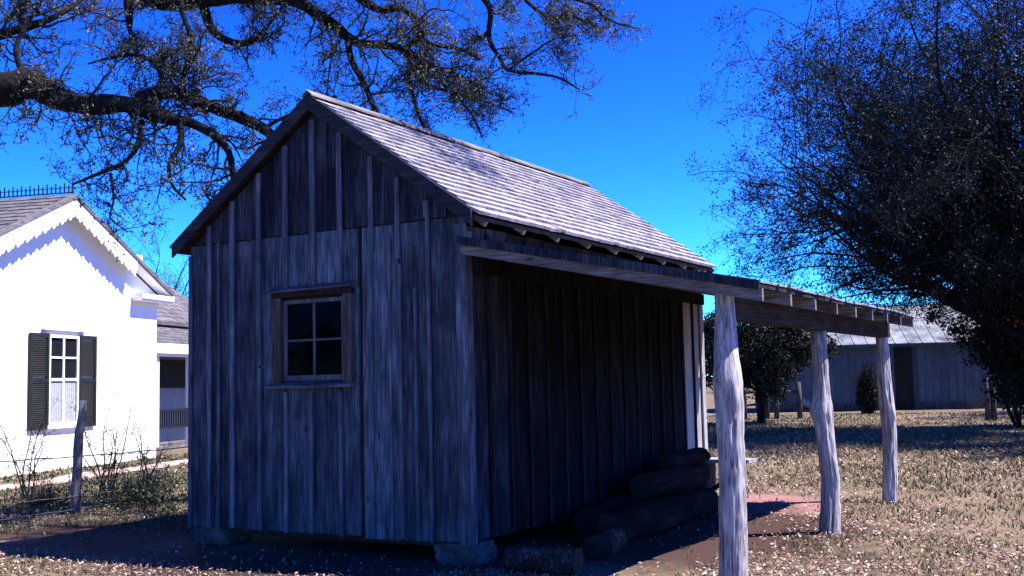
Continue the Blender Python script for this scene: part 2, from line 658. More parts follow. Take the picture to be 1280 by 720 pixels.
def scatter(n, dmin, dmax, amax=.56):
    d = np.exp(rng.uniform(math.log(dmin), math.log(dmax), n))
    a = rng.uniform(-amax, amax, n)
    return d * np.sin(a), d * np.cos(a)


def vnoise(x, y, s, seed=0):
    """cheap smooth value noise in numpy"""
    x = x * s + seed * 17.3
    y = y * s + seed * 9.1
    xi, yi = np.floor(x), np.floor(y)
    fx, fy = x - xi, y - yi
    fx, fy = fx * fx * (3 - 2 * fx), fy * fy * (3 - 2 * fy)

    def h(a, b):
        v = np.sin(a * 127.1 + b * 311.7) * 43758.5453
        return v - np.floor(v)
    return ((h(xi, yi) * (1 - fx) + h(xi + 1, yi) * fx) * (1 - fy)
            + (h(xi, yi + 1) * (1 - fx) + h(xi + 1, yi + 1) * fx) * fy)


# the pinkish path beside the white house
HTH = math.radians(13.5)
HD = Vector((math.sin(HTH), math.cos(HTH), 0))
HN = Vector((math.cos(HTH), -math.sin(HTH), 0))
H0 = Vector((-9.034, 27.672, 0))


def house_world(x, y, z=0):
    return H0 + HD * x - HN * y + Vector((0, 0, z))


def build_path():
    V, Fq = [], []
    n = 40
    for i in range(n + 1):
        t = -14 + 26 * i / n
        c = -1.75 + .10 * math.sin(t * 1.1)
        hw = .42 + .06 * math.sin(t * 2.3 + 1)
        for s in (-1, 1):
            p = house_world(t, c + s * hw)
            V.append((p.x, p.y, float(ground_z(p.x, p.y)) + .012))
        if i:
            Fq.append((2 * i - 2, 2 * i - 1, 2 * i + 1, 2 * i))
    o = obj('path', np_mesh('path', V, np.array(Fq)[:, ::-1], MT['path']))
    o['kind'] = 'structure'


build_path()


def keep_ground(x, y):
    lx, ly = in_shed(x, y)
    k = ~((lx > -W + .02) & (lx < -.02) & (ly > .05) & (ly < L))
    hx = (x - H0.x) * HD.x + (y - H0.y) * HD.y
    hy = -((x - H0.x) * HN.x + (y - H0.y) * HN.y)
    k &= ~((hy > -.1) & (hx < 10))
    k &= ~((np.abs(hy + 1.75) < .45) & (hx < 11))
    return k, lx, ly


def build_grass():
    n = 130000
    x, y = scatter(n, 6.5, 50)
    k, lx, ly = keep_ground(x, y)
    dens = vnoise(x, y, .55, 3) * .6 + vnoise(x, y, 1.9, 5) * .4
    bare = ((lx > -.3) & (lx < 1.9) & (ly > -.3) & (ly < 6.6)) | ((lx > -6.5) & (lx < 0) & (ly > -1.2) & (ly < .6)) \
        | (((lx - .75) / 1.1) ** 2 + ((ly - 5.3) / 1.5) ** 2 < 1)
    left = (lx < -3.9) & (ly > -.2)
    k &= (dens > .40) | left | (rng.random(n) < .25)
    k &= ~bare | (rng.random(n) < .06)
    x, y, left = x[k], y[k], left[k]
    n = len(x)
    z = ground_z(x, y)
    dist = np.hypot(x, y)
    h = rng.uniform(.018, .045, n) * (1 + .5 * vnoise(x, y, .8, 8)) * np.clip(dist / 12, 1, 1.7)
    w = rng.uniform(.004, .008, n) * np.clip(dist / 9, 1, 3.5)
    a = rng.uniform(0, 2 * np.pi, n)
    lean = rng.normal(0, .6, (n, 2)) * h[:, None]
    B = np.stack([x, y, z - .004], -1)
    S = np.stack([np.cos(a), np.sin(a), np.zeros(n)], -1) * w[:, None]
    tip = B + np.stack([lean[:, 0], lean[:, 1], h], -1)
    mid = (B + tip) / 2 + np.array([0, 0, 1.0]) * (h * .12)[:, None]
    V = np.stack([B - S, B + S, mid + S * .7, tip, mid - S * .7], 1)
    V = np.stack([V[:, 0], V[:, 1], V[:, 2], V[:, 4], V[:, 3]], 1).reshape(-1, 3)
    b = np.arange(n)[:, None] * 5
    F1 = b + np.array([[0, 1, 2]])
    F2 = b + np.array([[0, 2, 3]])
    F3 = b + np.array([[3, 2, 4]])
    m = leafy('grass_blade', [(0, (.04, .055, .02)), (.4, (.085, .10, .038)), (.6, (.18, .155, .08)), (1, (.36, .275, .18))], .6, .15, .2)
    g = leafy('green_grass_blade', [(0, (.025, .042, .022)), (.6, (.05, .075, .035)), (.85, (.09, .10, .05)), (1, (.2, .18, .11))], .6, .15, .2)
    k = np.nonzero(left)[0][:, None] * 5
    o = obj('grass', np_mesh('grass', V, np.concatenate([k + np.array([[0, 1, 2]]), k + np.array([[0, 2, 3]]), k + np.array([[3, 2, 4]])]), g))
    tag(o, 'greener grass along the wire fence left of the shed', 'grass', kind='stuff')
    b = np.nonzero(~left)[0][:, None] * 5
    F1, F2, F3 = b + np.array([[0, 1, 2]]), b + np.array([[0, 2, 3]]), b + np.array([[3, 2, 4]])
    o = obj('grass', np_mesh('grass', V, np.concatenate([F1, F2, F3]), m))
    tag(o, 'short patchy lawn grass, green and straw coloured', 'grass', kind='stuff')


def build_litter():
    n = 150000
    x, y = scatter(n, 6.5, 42)
    k, lx, ly = keep_ground(x, y)
    dens = vnoise(x, y, .45, 11) * .55 + vnoise(x, y, 1.6, 13) * .45
    k &= rng.random(n) < np.clip((dens - .30) * 2.6, .05, 1)
    k &= ~((lx < -4) & (ly > .3) & (rng.random(n) < .6))
    under = (lx > -.3) & (lx < 2) & (ly > -.2) & (ly < 6.6)
    k &= ~under | (rng.random(n) < np.where(ly > 3.8, .4, .12))
    shadow_dirt = (lx > -7.2) & (lx < .1) & (ly > -1.0) & (ly < 1.1)  # bare dirt in the shed's shadow; few leaves so it stays dark
    k &= ~shadow_dirt | (rng.random(n) < .06)
    x, y = x[k], y[k]
    n = len(x)
    z = ground_z(x, y) + rng.uniform(.004, .035, n)
    C = np.stack([x, y, z], -1)
    dist = np.hypot(x, y)
    size = rng.uniform(.022, .055, n) * np.clip(dist / 14, 1, 1.8)
    a = rng.uniform(0, 2 * np.pi, n)
    nrm = unit(np.stack([rng.normal(0, .45, n), rng.normal(0, .45, n), np.ones(n)], -1))
    A = np.stack([np.cos(a), np.sin(a), np.zeros(n)], -1)
    A = unit(A - nrm * (A * nrm).sum(1, keepdims=True))
    Bv = np.cross(nrm, A)
    s = size[:, None]
    wv = s * rng.uniform(.35, .6, (n, 1))
    curl = s * rng.uniform(-.12, .25, (n, 1))
    p0 = C - A * s * .5 + nrm * curl
    p1 = C + A * s * .5 + nrm * curl * .6
    l0 = C + Bv * wv * .5 + nrm * curl * .8
    r0 = C - Bv * wv * .5 + nrm * curl * .8
    V = np.stack([p0, r0, C, p1, l0], 1).reshape(-1, 3)
    b = np.arange(n)[:, None] * 5
    Fq = np.concatenate([b + np.array([[0, 1, 2]]), b + np.array([[1, 3, 2]]), b + np.array([[3, 4, 2]]), b + np.array([[4, 0, 2]])])
    m = leafy('dry_leaf', [(0, (.06, .032, .026)), (.35, (.22, .115, .088)), (.65, (.40, .265, .20)), (.9, (.52, .39, .325)), (1, (.66, .58, .54))], .55, .1, .4)
    o = obj('fallen_leaves', np_mesh('fallen_leaves', V, Fq, m))
    tag(o, 'dry tan and pinkish fallen leaves littering the lawn', 'leaf litter', kind='stuff')


build_grass()
build_litter()


# ------------------------------------------------------------------ the shed
def build_shed():
    shed = empty('shed', 'weathered grey board-and-batten wooden shed with shingled gable roof and post-supported lean-to porch', 'shed', SH, -YAW)

    def board(name, par, x0, x1, y0, y1, z0, z1, mat, ztop0=None, ztop1=None, along='x'):
        """one board in local coordinates centred on its own origin; sloped top if given"""
        cx, cy, cz = (x0 + x1) / 2, (y0 + y1) / 2, z0
        mb = MB()
        a0 = z1 if ztop0 is None else ztop0
        a1 = z1 if ztop1 is None else ztop1
        if along == 'x':
            ta, tb, tc_, td = a0, a1, a1, a0
        else:
            ta, tb, tc_, td = a0, a0, a1, a1
        mb.hexa([(x0 - cx, y0 - cy, 0), (x1 - cx, y0 - cy, 0), (x1 - cx, y1 - cy, 0), (x0 - cx, y1 - cy, 0),
                 (x0 - cx, y0 - cy, ta - cz), (x1 - cx, y0 - cy, tb - cz), (x1 - cx, y1 - cy, tc_ - cz), (x0 - cx, y1 - cy, td - cz)])
        return obj(name, mb.mesh(name, mat), par, (cx, cy, cz))

    under = lambda x: zr(x) - .13      # underside of the roof deck
    WX0, WX1, WZ0, WZ1 = -2.36, -1.33, 1.70, 2.60   # window rough opening
    # ---- gable wall facing the camera: backing with the window opening
    mb = MB()
    mb.prism([(-W + .05, ZB + .03), (WX0 + .1, ZB + .03), (WX0 + .1, under(WX0)), (-W + .05, under(-W + .05) - .01)], 1, .03, .07)
    mb.prism([(WX1 - .1, ZB + .03), (-.05, ZB + .03), (-.05, under(-.05) - .01), (WX1 - .1, under(WX1))], 1, .03, .07)
    mb.box(WX0 + .101, WX1 - .101, .03, .07, ZB + .03, WZ0 + .05)
    mb.prism([(WX0 + .101, WZ1 - .05), (WX1 - .101, WZ1 - .05), (WX1 - .101, under(WX1) - .01), (XC, under(XC) - .02), (WX0 + .101, under(WX0) - .01)], 1, .03, .07)
    gable = mb.build('wall', MT['inside'], shed)
    JZ = 3.25
    r = random.Random(3)
    edges = [-3.60, -3.31, -2.95, -2.57, -2.21, -1.85, -1.48, -1.11, -.76, -.39, -.0]
    # a board is missing its edge right of the window: see i == 6, 7
    for i in range(len(edges) - 1):
        x0, x1 = edges[i] + .004 + r.uniform(0, .007), edges[i + 1] - .004 - r.uniform(0, .007)
        yo = r.uniform(-.010, .009)
        if i == 6:
            x1 = -1.262
        if i == 7:
            x0 = -1.205
        zb = ZB + r.uniform(-.015, .015)
        top = min(JZ, under(x0), under(x1))
        mat = MT['board_stained'] if i < 3 else MT['board']
        if x1 > WX0 + .1 and x0 < WX1 - .1:
            board('board', gable, x0, x1, yo, .028, zb, WZ0 - .03, mat)
            board('board', gable, x0, x1, yo, .028, WZ1 + .05, top + r.uniform(-.012, .0), mat)
            if x0 < WX0 - .02:
                board('board', gable, x0, WX0 + .03, yo, .028, WZ0 - .029, WZ1 + .049, mat)
            if x1 > WX1 + .02:
                board('board', gable, WX1 - .03, x1, yo, .028, WZ0 - .029, WZ1 + .049, mat)
        else:
            board('board', gable, x0, x1, yo, .028, zb, top - .003 + r.uniform(-.012, 0), mat)
    # upper boards
    up = [-3.40, -3.12, -2.76, -2.39, -2.02, -1.66, -1.30, -.93, -.58, -.20]
    for i in range(len(up) - 1):
        x0, x1 = up[i] + .004, up[i + 1] - .004
        yo = .004 + r.uniform(-.004, .006)
        if x0 < XC < x1:
            mbx = MB()
            mbx.prism([(x0, JZ + .004), (x1, JZ + .004), (x1, under(x1)), (XC, under(XC)), (x0, under(x0))], 1, yo, .028)
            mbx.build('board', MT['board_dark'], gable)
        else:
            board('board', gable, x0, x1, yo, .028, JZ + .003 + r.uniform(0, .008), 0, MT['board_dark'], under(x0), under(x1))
    # battens: (x, z0, z1)
    bt = [(-3.575, .19, 3.14, .05), (-3.29, .2, 3.45, .05), (-2.95, .22, 3.75, .055), (-2.575, 1.9, 3.98, .06), (-2.56, .2, 1.88, .045),
          (-2.2, 2.68, 4.2, .06), (-1.83, 2.67, 4.43, .062), (-1.48, 2.66, 4.25, .058),
          (-2.2, .2, 1.62, .04), (-1.86, .2, 1.62, .035), (-1.48, .2, 1.62, .045),
          (-1.10, .19, 2.95, .05), (-1.08, 3.0, 3.95, .05), (-.76, 2.9, 3.70, .05), (-.74, .2, 2.85, .035),
          (-.40, .19, 3.42, .035), (-.42, 3.27, 3.43, .05), (-3.15, .2, 3.25, .03), (-.86, .21, 3.1, .025), (-.56, .2, 2.6, .022)]
    for x, z0, z1, w in bt:
        z1 = min(z1, under(x - w / 2) - .01, under(x + w / 2) - .01)
        board('batten', gable, x - w / 2, x + w / 2, -.034 + r.uniform(-.004, .004), -.011, z0 + r.uniform(-.01, .01), z1, MT['batten'])
    # corner boards at the near corner
    cb = board('corner_board', shed, -.082, .030, -.036, -.0105, ZB - .02, 3.17, MT['corner'])
    board('corner_board', shed, .008, .030, -.0085, .085, ZB - .02, 3.10, MT['corner'])

    # ---- long wall under the porch
    mb = MB()
    mb.box(-.07, -.03, .08, L - .08, ZB + .03, 3.17)
    longw = mb.build('wall', MT['inside'], shed)
    n = 16
    bw = L / n
    for i in range(n):
        y0, y1 = i * bw + .004 + r.uniform(0, .006), (i + 1) * bw - .004 - r.uniform(0, .006)
        if i == 0:
            y0 = .03
        board('board', longw, -.028, r.uniform(-.004, .006), y0, y1, ZB + r.uniform(-.015, .012), 3.17 - r.uniform(0, .02), MT['pale_board'] if i >= n - 2 else (MT['board_dark'] if i < 2 else MT['porch_board']), along='y')  # sun and shade put into the board tones along the wall
    for i in range(1, n):
        y = i * bw
        w = r.uniform(.04, .055)
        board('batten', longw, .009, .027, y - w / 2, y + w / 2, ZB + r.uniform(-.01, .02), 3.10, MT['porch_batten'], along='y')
    board('corner_board', shed, .0095, .031, L - .11, L + .012, ZB - .01, 3.10, MT['pale_board'])  # pale colour carries the sunlit strip onto the corner
    # ---- back walls
    mb = MB()
    mb.prism([(-W + .05, ZB + .03), (-.05, ZB + .03), (-.05, under(-.05) - .01), (XC, under(XC) - .02), (-W + .05, under(-W + .05) - .01)], 1, L - .07, L - .03)
    back = mb.build('wall', MT['inside'], shed)
    for i in range(10):
        x0, x1 = -W + i * .36 + .004, -W + (i + 1) * .36 - .004
        board('board', back, x0, x1, L - .028, L + r.uniform(-.004, .004), ZB, 0, MT['board'], under(x0) - .005, under(x1) - .005)
        if i:
            board('batten', back, x0 - .03, x0 + .02, L + .006, L + .024, ZB, min(under(x0 - .03), under(x0 + .02)) - .02, MT['batten'])
    mb = MB()
    mb.box(-W + .03, -W + .07, .08, L - .08, ZB + .03, 3.17)
    side = mb.build('wall', MT['inside'], shed)
    for i in range(n):
        y0, y1 = i * bw + .004, (i + 1) * bw - .004
        board('board', side, -W + r.uniform(-.004, .004), -W + .028, max(y0, .03), min(y1, L - .03), ZB, 3.17, MT['board'], along='y')
        if i:
            board('batten', side, -W - .024, -W - .006, y0 - .03, y0 + .02, ZB, 3.15, MT['batten'], along='y')
    MB().box(-W + .08, -.08, .08, L - .08, ZB + .03, ZB + .07).build('floor', MT['inside'], shed)

    # ---- foundation stones
    def stone(x0, x1, y0, y1, z1, seed):
        rr = random.Random(seed)
        mbx = MB()
        nx, nz = 5, 4
        mbs = bpy.data.meshes.new('foundation_stone')
        import bmesh
        bm = bmesh.new()
        bmesh.ops.create_cube(bm, size=1)
        bmesh.ops.subdivide_edges(bm, edges=bm.edges[:], cuts=4, use_grid_fill=True)
        for v in bm.verts:
            p = v.co.copy()
            f = mnoise.noise_vector(p * 2.3 + Vector((seed, 0, 0))) * .10 + mnoise.noise_vector(p * 6 + Vector((seed, 3, 0))) * .05
            v.co = p * (1 - .1 * (p.length / .86) ** 4) + f
        for v in bm.verts:
            v.co = Vector(((x0 + x1) / 2 + v.co.x * (x1 - x0), (y0 + y1) / 2 + v.co.y * (y1 - y0), z1 / 2 - .03 + v.co.z * (z1 + .02)))
        bm.to_mesh(mbs)
        bm.free()
        mbs.materials.append(MT['stone'])
        return obj('foundation_stone', mbs, shed)
    stone(-.40, .05, .0, .42, .215, 1)
    stone(-W, -W + .5, .03, .45, .215, 2)
    stone(-.42, .03, L - .45, L - .03, .215, 3)
    stone(-W, -W + .45, L - .45, L - .03, .215, 4)
    stone(-.35, .0, 2.9, 3.3, .215, 5)
    stone(-W, -W + .4, 2.9, 3.3, .215, 6)
    MB().box(-W + .10, -.10, .10, .16, ZB - .06, ZB + .028).build('sill_beam', MT['inside'], shed)

    # ---- window
    mb = MB()
    sx0, sx1, sz0, sz1 = -2.245, -1.435, 1.735, 2.57
    mb.box(sx0, sx0 + .045, -.004, .036, sz0, sz1)
    mb.box(sx1 - .045, sx1, -.004, .036, sz0, sz1)
    mb.box(sx0 + .0455, sx1 - .0455, -.003, .035, sz0, sz0 + .055)
    mb.box(sx0 + .0455, sx1 - .0455, -.003, .035, sz1 - .04, sz1)
    win = mb.build('window', MT['trim_z'], shed)
    for x0, x1 in ((WX0 - .01, sx0 - .004), (sx1 + .004, WX1 + .01)):
        board('casing', win, x0, x1, -.045, -.0065, WZ0 - .01, WZ1 - .005, MT['brown_z'])
    MB().box(WX0 - .02, WX1 + .02, -.05, -.0065, WZ1 - .003, WZ1 + .045).build('head_trim', MT['beam'], win)
    mbx = MB()
    mbx.hexa([(WX0 - .03, -.085, WZ1 + .02), (WX1 + .03, -.085, WZ1 + .035), (WX1 + .03, .0, WZ1 + .075), (WX0 - .03, .0, WZ1 + .06),
              (WX0 - .03, -.085, WZ1 + .04), (WX1 + .03, -.085, WZ1 + .055), (WX1 + .03, .0, WZ1 + .10), (WX0 - .03, .0, WZ1 + .085)])
    for i, v in enumerate(mbx.v):
        mbx.v[i] = (v[0], v[1], v[2] + .027)
    mbx.build('drip_board', MT['trim_x'], win)
    mbx = MB()
    mbx.hexa([(WX0 - .06, -.10, WZ0 - .045), (WX1 + .03, -.10, WZ0 - .035), (WX1 + .03, .03, WZ0 - .025), (WX0 - .06, .03, WZ0 - .03),
              (WX0 - .06, -.10, WZ0 - .015), (WX1 + .03, -.10, WZ0 - .008), (WX1 + .03, .03, WZ0 + .03), (WX0 - .06, .03, WZ0 + .03)])
    mbx.build('window_sill', MT['trim_x'], win)
    mx, mz = (sx0 + sx1) / 2, 2.15
    board('muntin', win, mx - .014, mx + .014, .002, .030, sz0 + .056, sz1 - .041, MT['trim_z'])
    MB().box(sx0 + .0455, mx - .0145, .004, .028, mz - .011, mz + .011).build('muntin', MT['trim_x'], win)
    MB().box(mx + .0145, sx1 - .0455, .004, .028, mz - .011, mz + .011).build('muntin', MT['trim_x'], win)
    for x0, x1 in ((sx0 + .0455, mx - .0145), (mx + .0145, sx1 - .0455)):
        for z0, z1 in ((sz0 + .056, mz - .0115), (mz + .0115, sz1 - .041)):
            MB().box(x0, x1, .014, .018, z0, z1).build('pane', MT['glass'], win)

    # ---- main roof
    YF, YB = -.10, L + .10
    EX = .19
    mb = MB()
    th = .10
    for s in (1, -1):
        e = EX if s > 0 else -W - EX
        mb.hexa([(p[0], y, p[1]) for (p, y) in
                 (((XC, zr(XC) - .035 - th * .35), YF), ((e, zr(e) - .035 - th * .35), YF), ((e, zr(e) - .035 - th * .35), YB), ((XC, zr(XC) - .035 - th * .35), YB),
                  ((XC, zr(XC) - .035), YF), ((e, zr(e) - .035), YF), ((e, zr(e) - .035), YB), ((XC, zr(XC) - .035), YB))])
    roof = mb.build('roof', MT['inside'], shed)
    # rafters
    for i in range(9):
        y = .17 + i * .74
        if y > L:
            break
        for s in (1, -1):
            e = EX - .05 if s > 0 else -W - EX + .05
            x1 = XC + s * .03
            mbx = MB()
            p = Vector((x1, 0, zr(x1) - .112))
            q = Vector((e, 0, zr(e) - .112))
            mbx.bar(p, q, .045, .06)
            o = mbx.build('rafter', MT['tail'], roof)
            o.location = (0, y, 0)
    # rake boards on both gables
    for y0, y1 in ((-.128, -.102), (L + .102, L + .128)):
        for s in (1, -1):
            e = EX - .03 if s > 0 else -W - EX + .03
            mbx = MB()
            x1 = XC + s * .002
            mbx.prism([(x1, zr(x1) + .012), (e, zr(e) + .004), (e, zr(e) - .145), (x1, zr(x1) - .15)], 1, y0, y1)
            mbx.build('rake_board', MT['rake'], roof)
    # shingles
    sl = Vector((1, 0, -SL)).normalized()
    slope_len = (EX + W / 2) * math.sqrt(1 + SL * SL)
    ncourse = 18
    expo = slope_len / ncourse
    ang = math.atan(SL)
    rr = random.Random(11)
    widths = [.085, .105, .125, .145, .165, .11]
    variants = []
    for w in widths:
        mbx = MB()
        ln = expo * 2.1
        mbx.hexa([(0, 0, -.001), (ln, 0, 0), (ln, w - .004, 0), (0, w - .004, -.001),
                  (0, 0, .003), (ln, 0, .034), (ln, w - .003, .033), (0, w - .003, .003)])
        variants.append(mbx.mesh('shingle', MT['shingle']))
    camS = Vector((0, 0, CAM_H))
    items = []
    for s in (1, -1):
        for c in range(ncourse):
            y = YF + .004 + rr.uniform(-.003, .004)
            while y < YB + .02:
                vi = rr.randrange(len(widths))
                w = widths[vi]
                if y + w > YB + .05:
                    break
                d = (c + 1) * expo + rr.uniform(-.004, .005) + (.014 if rr.random() < .05 else 0) + (.03 if c == ncourse - 1 else 0)
                lift = rr.uniform(.0, .002) + (.008 if rr.random() < .04 else 0)
                tilt = rr.uniform(-.003, .004)
                items.append((s, vi, d, y, lift, tilt, c))
                y += w
    def place(it):
        s, vi, d, y, lift, tilt, c = it
        ln = expo * 2.1
        d0 = max(d - ln, 0.0)
        x = XC + s * d0 * math.cos(ang)
        z = HR - d0 * math.sin(ang) - .0335 + lift + .016
        if s > 0:
            m = Matrix.Translation((x, y, z)) @ Matrix.Rotation(ang + tilt - .060, 4, 'Y')
        else:
            m = Matrix.Translation((x, y + widths[vi], z)) @ Matrix.Rotation(math.pi, 4, 'Z') @ Matrix.Rotation(ang + tilt - .060, 4, 'Y')
        return m
    def dist(it):
        p = place(it).translation
        return ((shed_world(p.x, p.y, p.z) - camS).length) + (1000 if it[0] < 0 else 0)
    items.sort(key=dist)
    NEAR = 240
    for it in items[:NEAR]:
        o = obj('shingle', variants[it[1]], roof)
        o.matrix_local = place(it)
    mb = MB()
    for it in items[NEAR:]:
        m = place(it)
        b = len(mb.v)
        me = variants[it[1]]
        mb.v += [tuple(m @ v.co) for v in me.vertices]
        mb.f += [tuple(b + i for i in p.vertices) for p in me.polygons]
    o = mb.build('shingle_courses', MT['shingle'], roof)
    o['kind'] = 'stuff'
    # ridge boards
    for s in (1, -1):
        k = 0
        y = YF - .04
        while y < YB + .03:
            ln = min(1.55 + rr.uniform(-.1, .1), YB + .04 - y)
            if ln < .1:
                break
            mbx = MB()
            x1 = XC + s * .001
            x2 = XC + s * .065
            dz = .012 if s > 0 else .0
            mbx.prism([(x1, HR + .030 + dz), (x2, HR - SL * .065 + .030), (x2, HR - SL * .065 + .048), (x1 - s * (.018 if s > 0 else 0), HR + .050 + dz)], 1, y + .003, y + ln - .003)
            mbx.build('ridge_board', MT['ridge'], roof)
            y += ln

    # ---- porch roof
    PT0, PT1, PX = 3.04, 2.435, 2.853
    ps = (PT0 - PT1) / PX
    zp = lambda x: PT0 - ps * x
    Y0, Y1 = -.16, 6.38
    mb = MB()
    x0, x1 = .034, PX + .02
    nb = 1
    mb.hexa([(x0, Y0, zp(x0) - .055), (x1, Y0, zp(x1) - .055), (x1, Y1, zp(x1) - .055), (x0, Y1, zp(x0) - .055),
             (x0, Y0, zp(x0) - .028), (x1, Y0, zp(x1) - .028), (x1, Y1, zp(x1) - .028), (x0, Y1, zp(x0) - .028)])
    porch = mb.build('porch_roof', MT['board_dark'], shed)
    for i in range(9):
        y = -.1 + i * .8
        mbx = MB()
        wz = .105
        xa, xb = .034, PX + .025
        mbx.hexa([(xa, y - .022, zp(xa) - .0565 - wz), (xb, y - .022, zp(xb) - .0565 - wz), (xb, y + .022, zp(xb) - .0565 - wz), (xa, y + .022, zp(xa) - .0565 - wz),
                  (xa, y - .022, zp(xa) - .0565), (xb, y - .022, zp(xb) - .0565), (xb, y + .022, zp(xb) - .0565), (xa, y + .022, zp(xa) - .0565)])
        mbx.build('rafter', MT['tail'], porch)
    # porch shingles: eave course piece by piece, the rest joined
    pang = math.atan(ps)
    rest = MB()
    thin = []
    for w in widths:
        mbx = MB()
        ln = expo * 2.1
        mbx.hexa([(0, 0, -.001), (ln, 0, 0), (ln, w - .004, 0), (0, w - .004, -.001),
                  (0, 0, .003), (ln, 0, .017), (ln, w - .004, .016), (0, w - .004, .003)])
        thin.append(mbx.mesh('shingle', MT['shingle']))
    pl = PX / math.cos(pang)
    nc = 14
    pe = pl / nc
    for c in range(nc):
        y = Y0
        while y < Y1 - .05:
            vi = rr.randrange(len(widths))
            w = widths[vi]
            d = (c + 1) * pe + rr.uniform(-.015, .015) + (.040 if c == nc - 1 else 0)
            ln = expo * 2.1
            d0 = max(d - ln, .04)
            xx = d0 * math.cos(pang)
            sag = .012 * math.sin(y * 1.7) + .008 * math.sin(y * 4.1)
            m = Matrix.Translation((xx, y, PT0 - d0 * math.sin(pang) - .022 + rr.uniform(0, .004) + sag * .5)) @ Matrix.Rotation(pang - .02 + rr.uniform(-.005, .008), 4, 'Y')
            if c == nc - 1:
                o = obj('shingle', thin[vi], porch)
                o.matrix_local = m
            else:
                b = len(rest.v)
                rest.v += [tuple(m @ v.co) for v in thin[vi].vertices]
                rest.f += [tuple(b + i for i in p.vertices) for p in thin[vi].polygons]
            y += w
    o = rest.build('shingle_courses', MT['shingle'], porch)
    o['kind'] = 'stuff'
    # barge edge of the porch: dark strip over the near rafter
    mbx = MB()
    mbx.hexa([(.034, Y0 - .024, zp(.034) - .075), (PX + .02, Y0 - .024, zp(PX + .02) - .075), (PX + .02, Y0 - .002, zp(PX + .02) - .075), (.034, Y0 - .002, zp(.034) - .075),
              (.034, Y0 - .024, zp(.034) + .004), (PX + .02, Y0 - .024, zp(PX + .02) + .004), (PX + .02, Y0 - .002, zp(PX + .02) + .004), (.034, Y0 - .002, zp(.034) + .004)])
    mbx.build('barge_strip', MT['board_dark'], porch)
    # ledger on the wall
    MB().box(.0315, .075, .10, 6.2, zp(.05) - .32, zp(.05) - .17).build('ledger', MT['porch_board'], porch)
    # beam on the posts
    bz1 = zp(2.48) - .0565 - .107
    MB().box(2.41, 2.55, .16, 6.46, bz1 - .20, bz1).build('porch_beam', MT['beam'], shed)
    # ---- posts: crooked debarked cedar trunks
    def post(y, ztop, radii, bend, seed, knobs, stub=None):
        mbx = MB()
        nr, k = 72, 56
        for i in range(nr + 1):
            t = i / nr
            z = -.08 + t * (ztop + .08)
            rad = np.interp(t, [a for a, b in radii], [b for a, b in radii])
            cx = 2.48 + np.interp(t, [a for a, b, c in bend], [b for a, b, c in bend])
            cy = y + np.interp(t, [a for a, b, c in bend], [c for a, b, c in bend])
            cx += .008 * mnoise.noise(Vector((seed, z * 2.5, 0)))
            cy += .010 * mnoise.noise(Vector((seed, 7, z * 2.5)))
            for j in range(k):
                a = 2 * math.pi * j / k
                dx, dy = math.cos(a), math.sin(a)
                g = mnoise.noise(Vector((dx * 2.2 + seed, dy * 2.2, z * 1.1)))
                g2 = mnoise.noise(Vector((dx * 6 + seed, dy * 6, z * 1.6)))
                g3 = mnoise.noise(Vector((dx * 3 + seed, dy * 3, z * 9)))
                g4 = abs(mnoise.noise(Vector((dx * 3.6 + seed, dy * 3.6 + 4, z * .8))))
                g5 = abs(mnoise.noise(Vector((dx * 8 + seed, dy * 8 + 9, z * 1.5))))
                rr_ = rad * (1 + .14 * g + .08 * g2 + .05 * g3)
                rr_ -= .020 * max(0, 1 - g4 / .07) + .009 * max(0, 1 - g5 / .09)
                for (kt, ka, ks, kh) in knobs:
                    da = abs((a - ka + math.pi) % (2 * math.pi) - math.pi)
                    rr_ += kh * math.exp(-((t - kt) / ks) ** 2 - (da / .45) ** 2)
                mbx.v.append((cx + dx * rr_, cy + dy * rr_, z))
        for i in range(nr):
            for j in range(k):
                j2 = (j + 1) % k
                mbx.f.append((i * k + j, i * k + j2, (i + 1) * k + j2, (i + 1) * k + j))
        mbx.f.append(tuple(nr * k + j for j in range(k)))
        o = mbx.build('porch_post', MT['post'], shed, True)
        if stub:
            z, ang_, ln, r0 = stub
            mb2 = MB()
            d = Vector((math.cos(ang_), math.sin(ang_), .55)).normalized()
            b = Vector((2.48, y, z)) + Vector((math.cos(ang_), math.sin(ang_), 0)) * .05
            mb2.tube([b, b + d * ln * .5, b + d * ln], [r0 * 1.3, r0, r0 * .8], 10)
            mb2.build('branch_stub', MT['post'], o, True)
        return o
    post(.08, bz1 + .10, [(0, .122), (.3, .113), (.5, .105), (.68, .116), (.78, .094), (.9, .08), (1, .074)],
         [(0, -.01, .0), (.3, .02, 0), (.6, .02, .0), (.75, .015, 0), (1, .005, .03)], 2.1,
         [(.62, -.7, .04, .03), (.55, 2.5, .05, .02), (.7, -1.9, .05, .025)])
    post(3.12, bz1 - .20, [(0, .110), (.3, .098), (.5, .095), (.63, .108), (.7, .09), (1, .080)],
         [(0, .0, .0), (.3, .04, .03), (.6, .0, -.02), (1, -.03, .08)], 5.7,
         [(.62, 3.6, .05, .03), (.3, -.6, .05, .012)], (1.32, math.radians(200), .19, .042))
    post(6.25, bz1 - .20, [(0, .098), (.4, .088), (.55, .094), (.7, .084), (1, .072)],
         [(0, .0, .0), (.45, .03, .04), (.6, .02, .02), (1, .0, .0)], 9.2, [(.55, -.5, .05, .022), (.5, 1.5, .05, .01)])
    # block that packs the notched head of the near post
    MB().box(2.43, 2.53, .19, .22, bz1 - .30, bz1 - .202).build('post_block', MT['brown_z'], shed)
    return shed


build_shed()


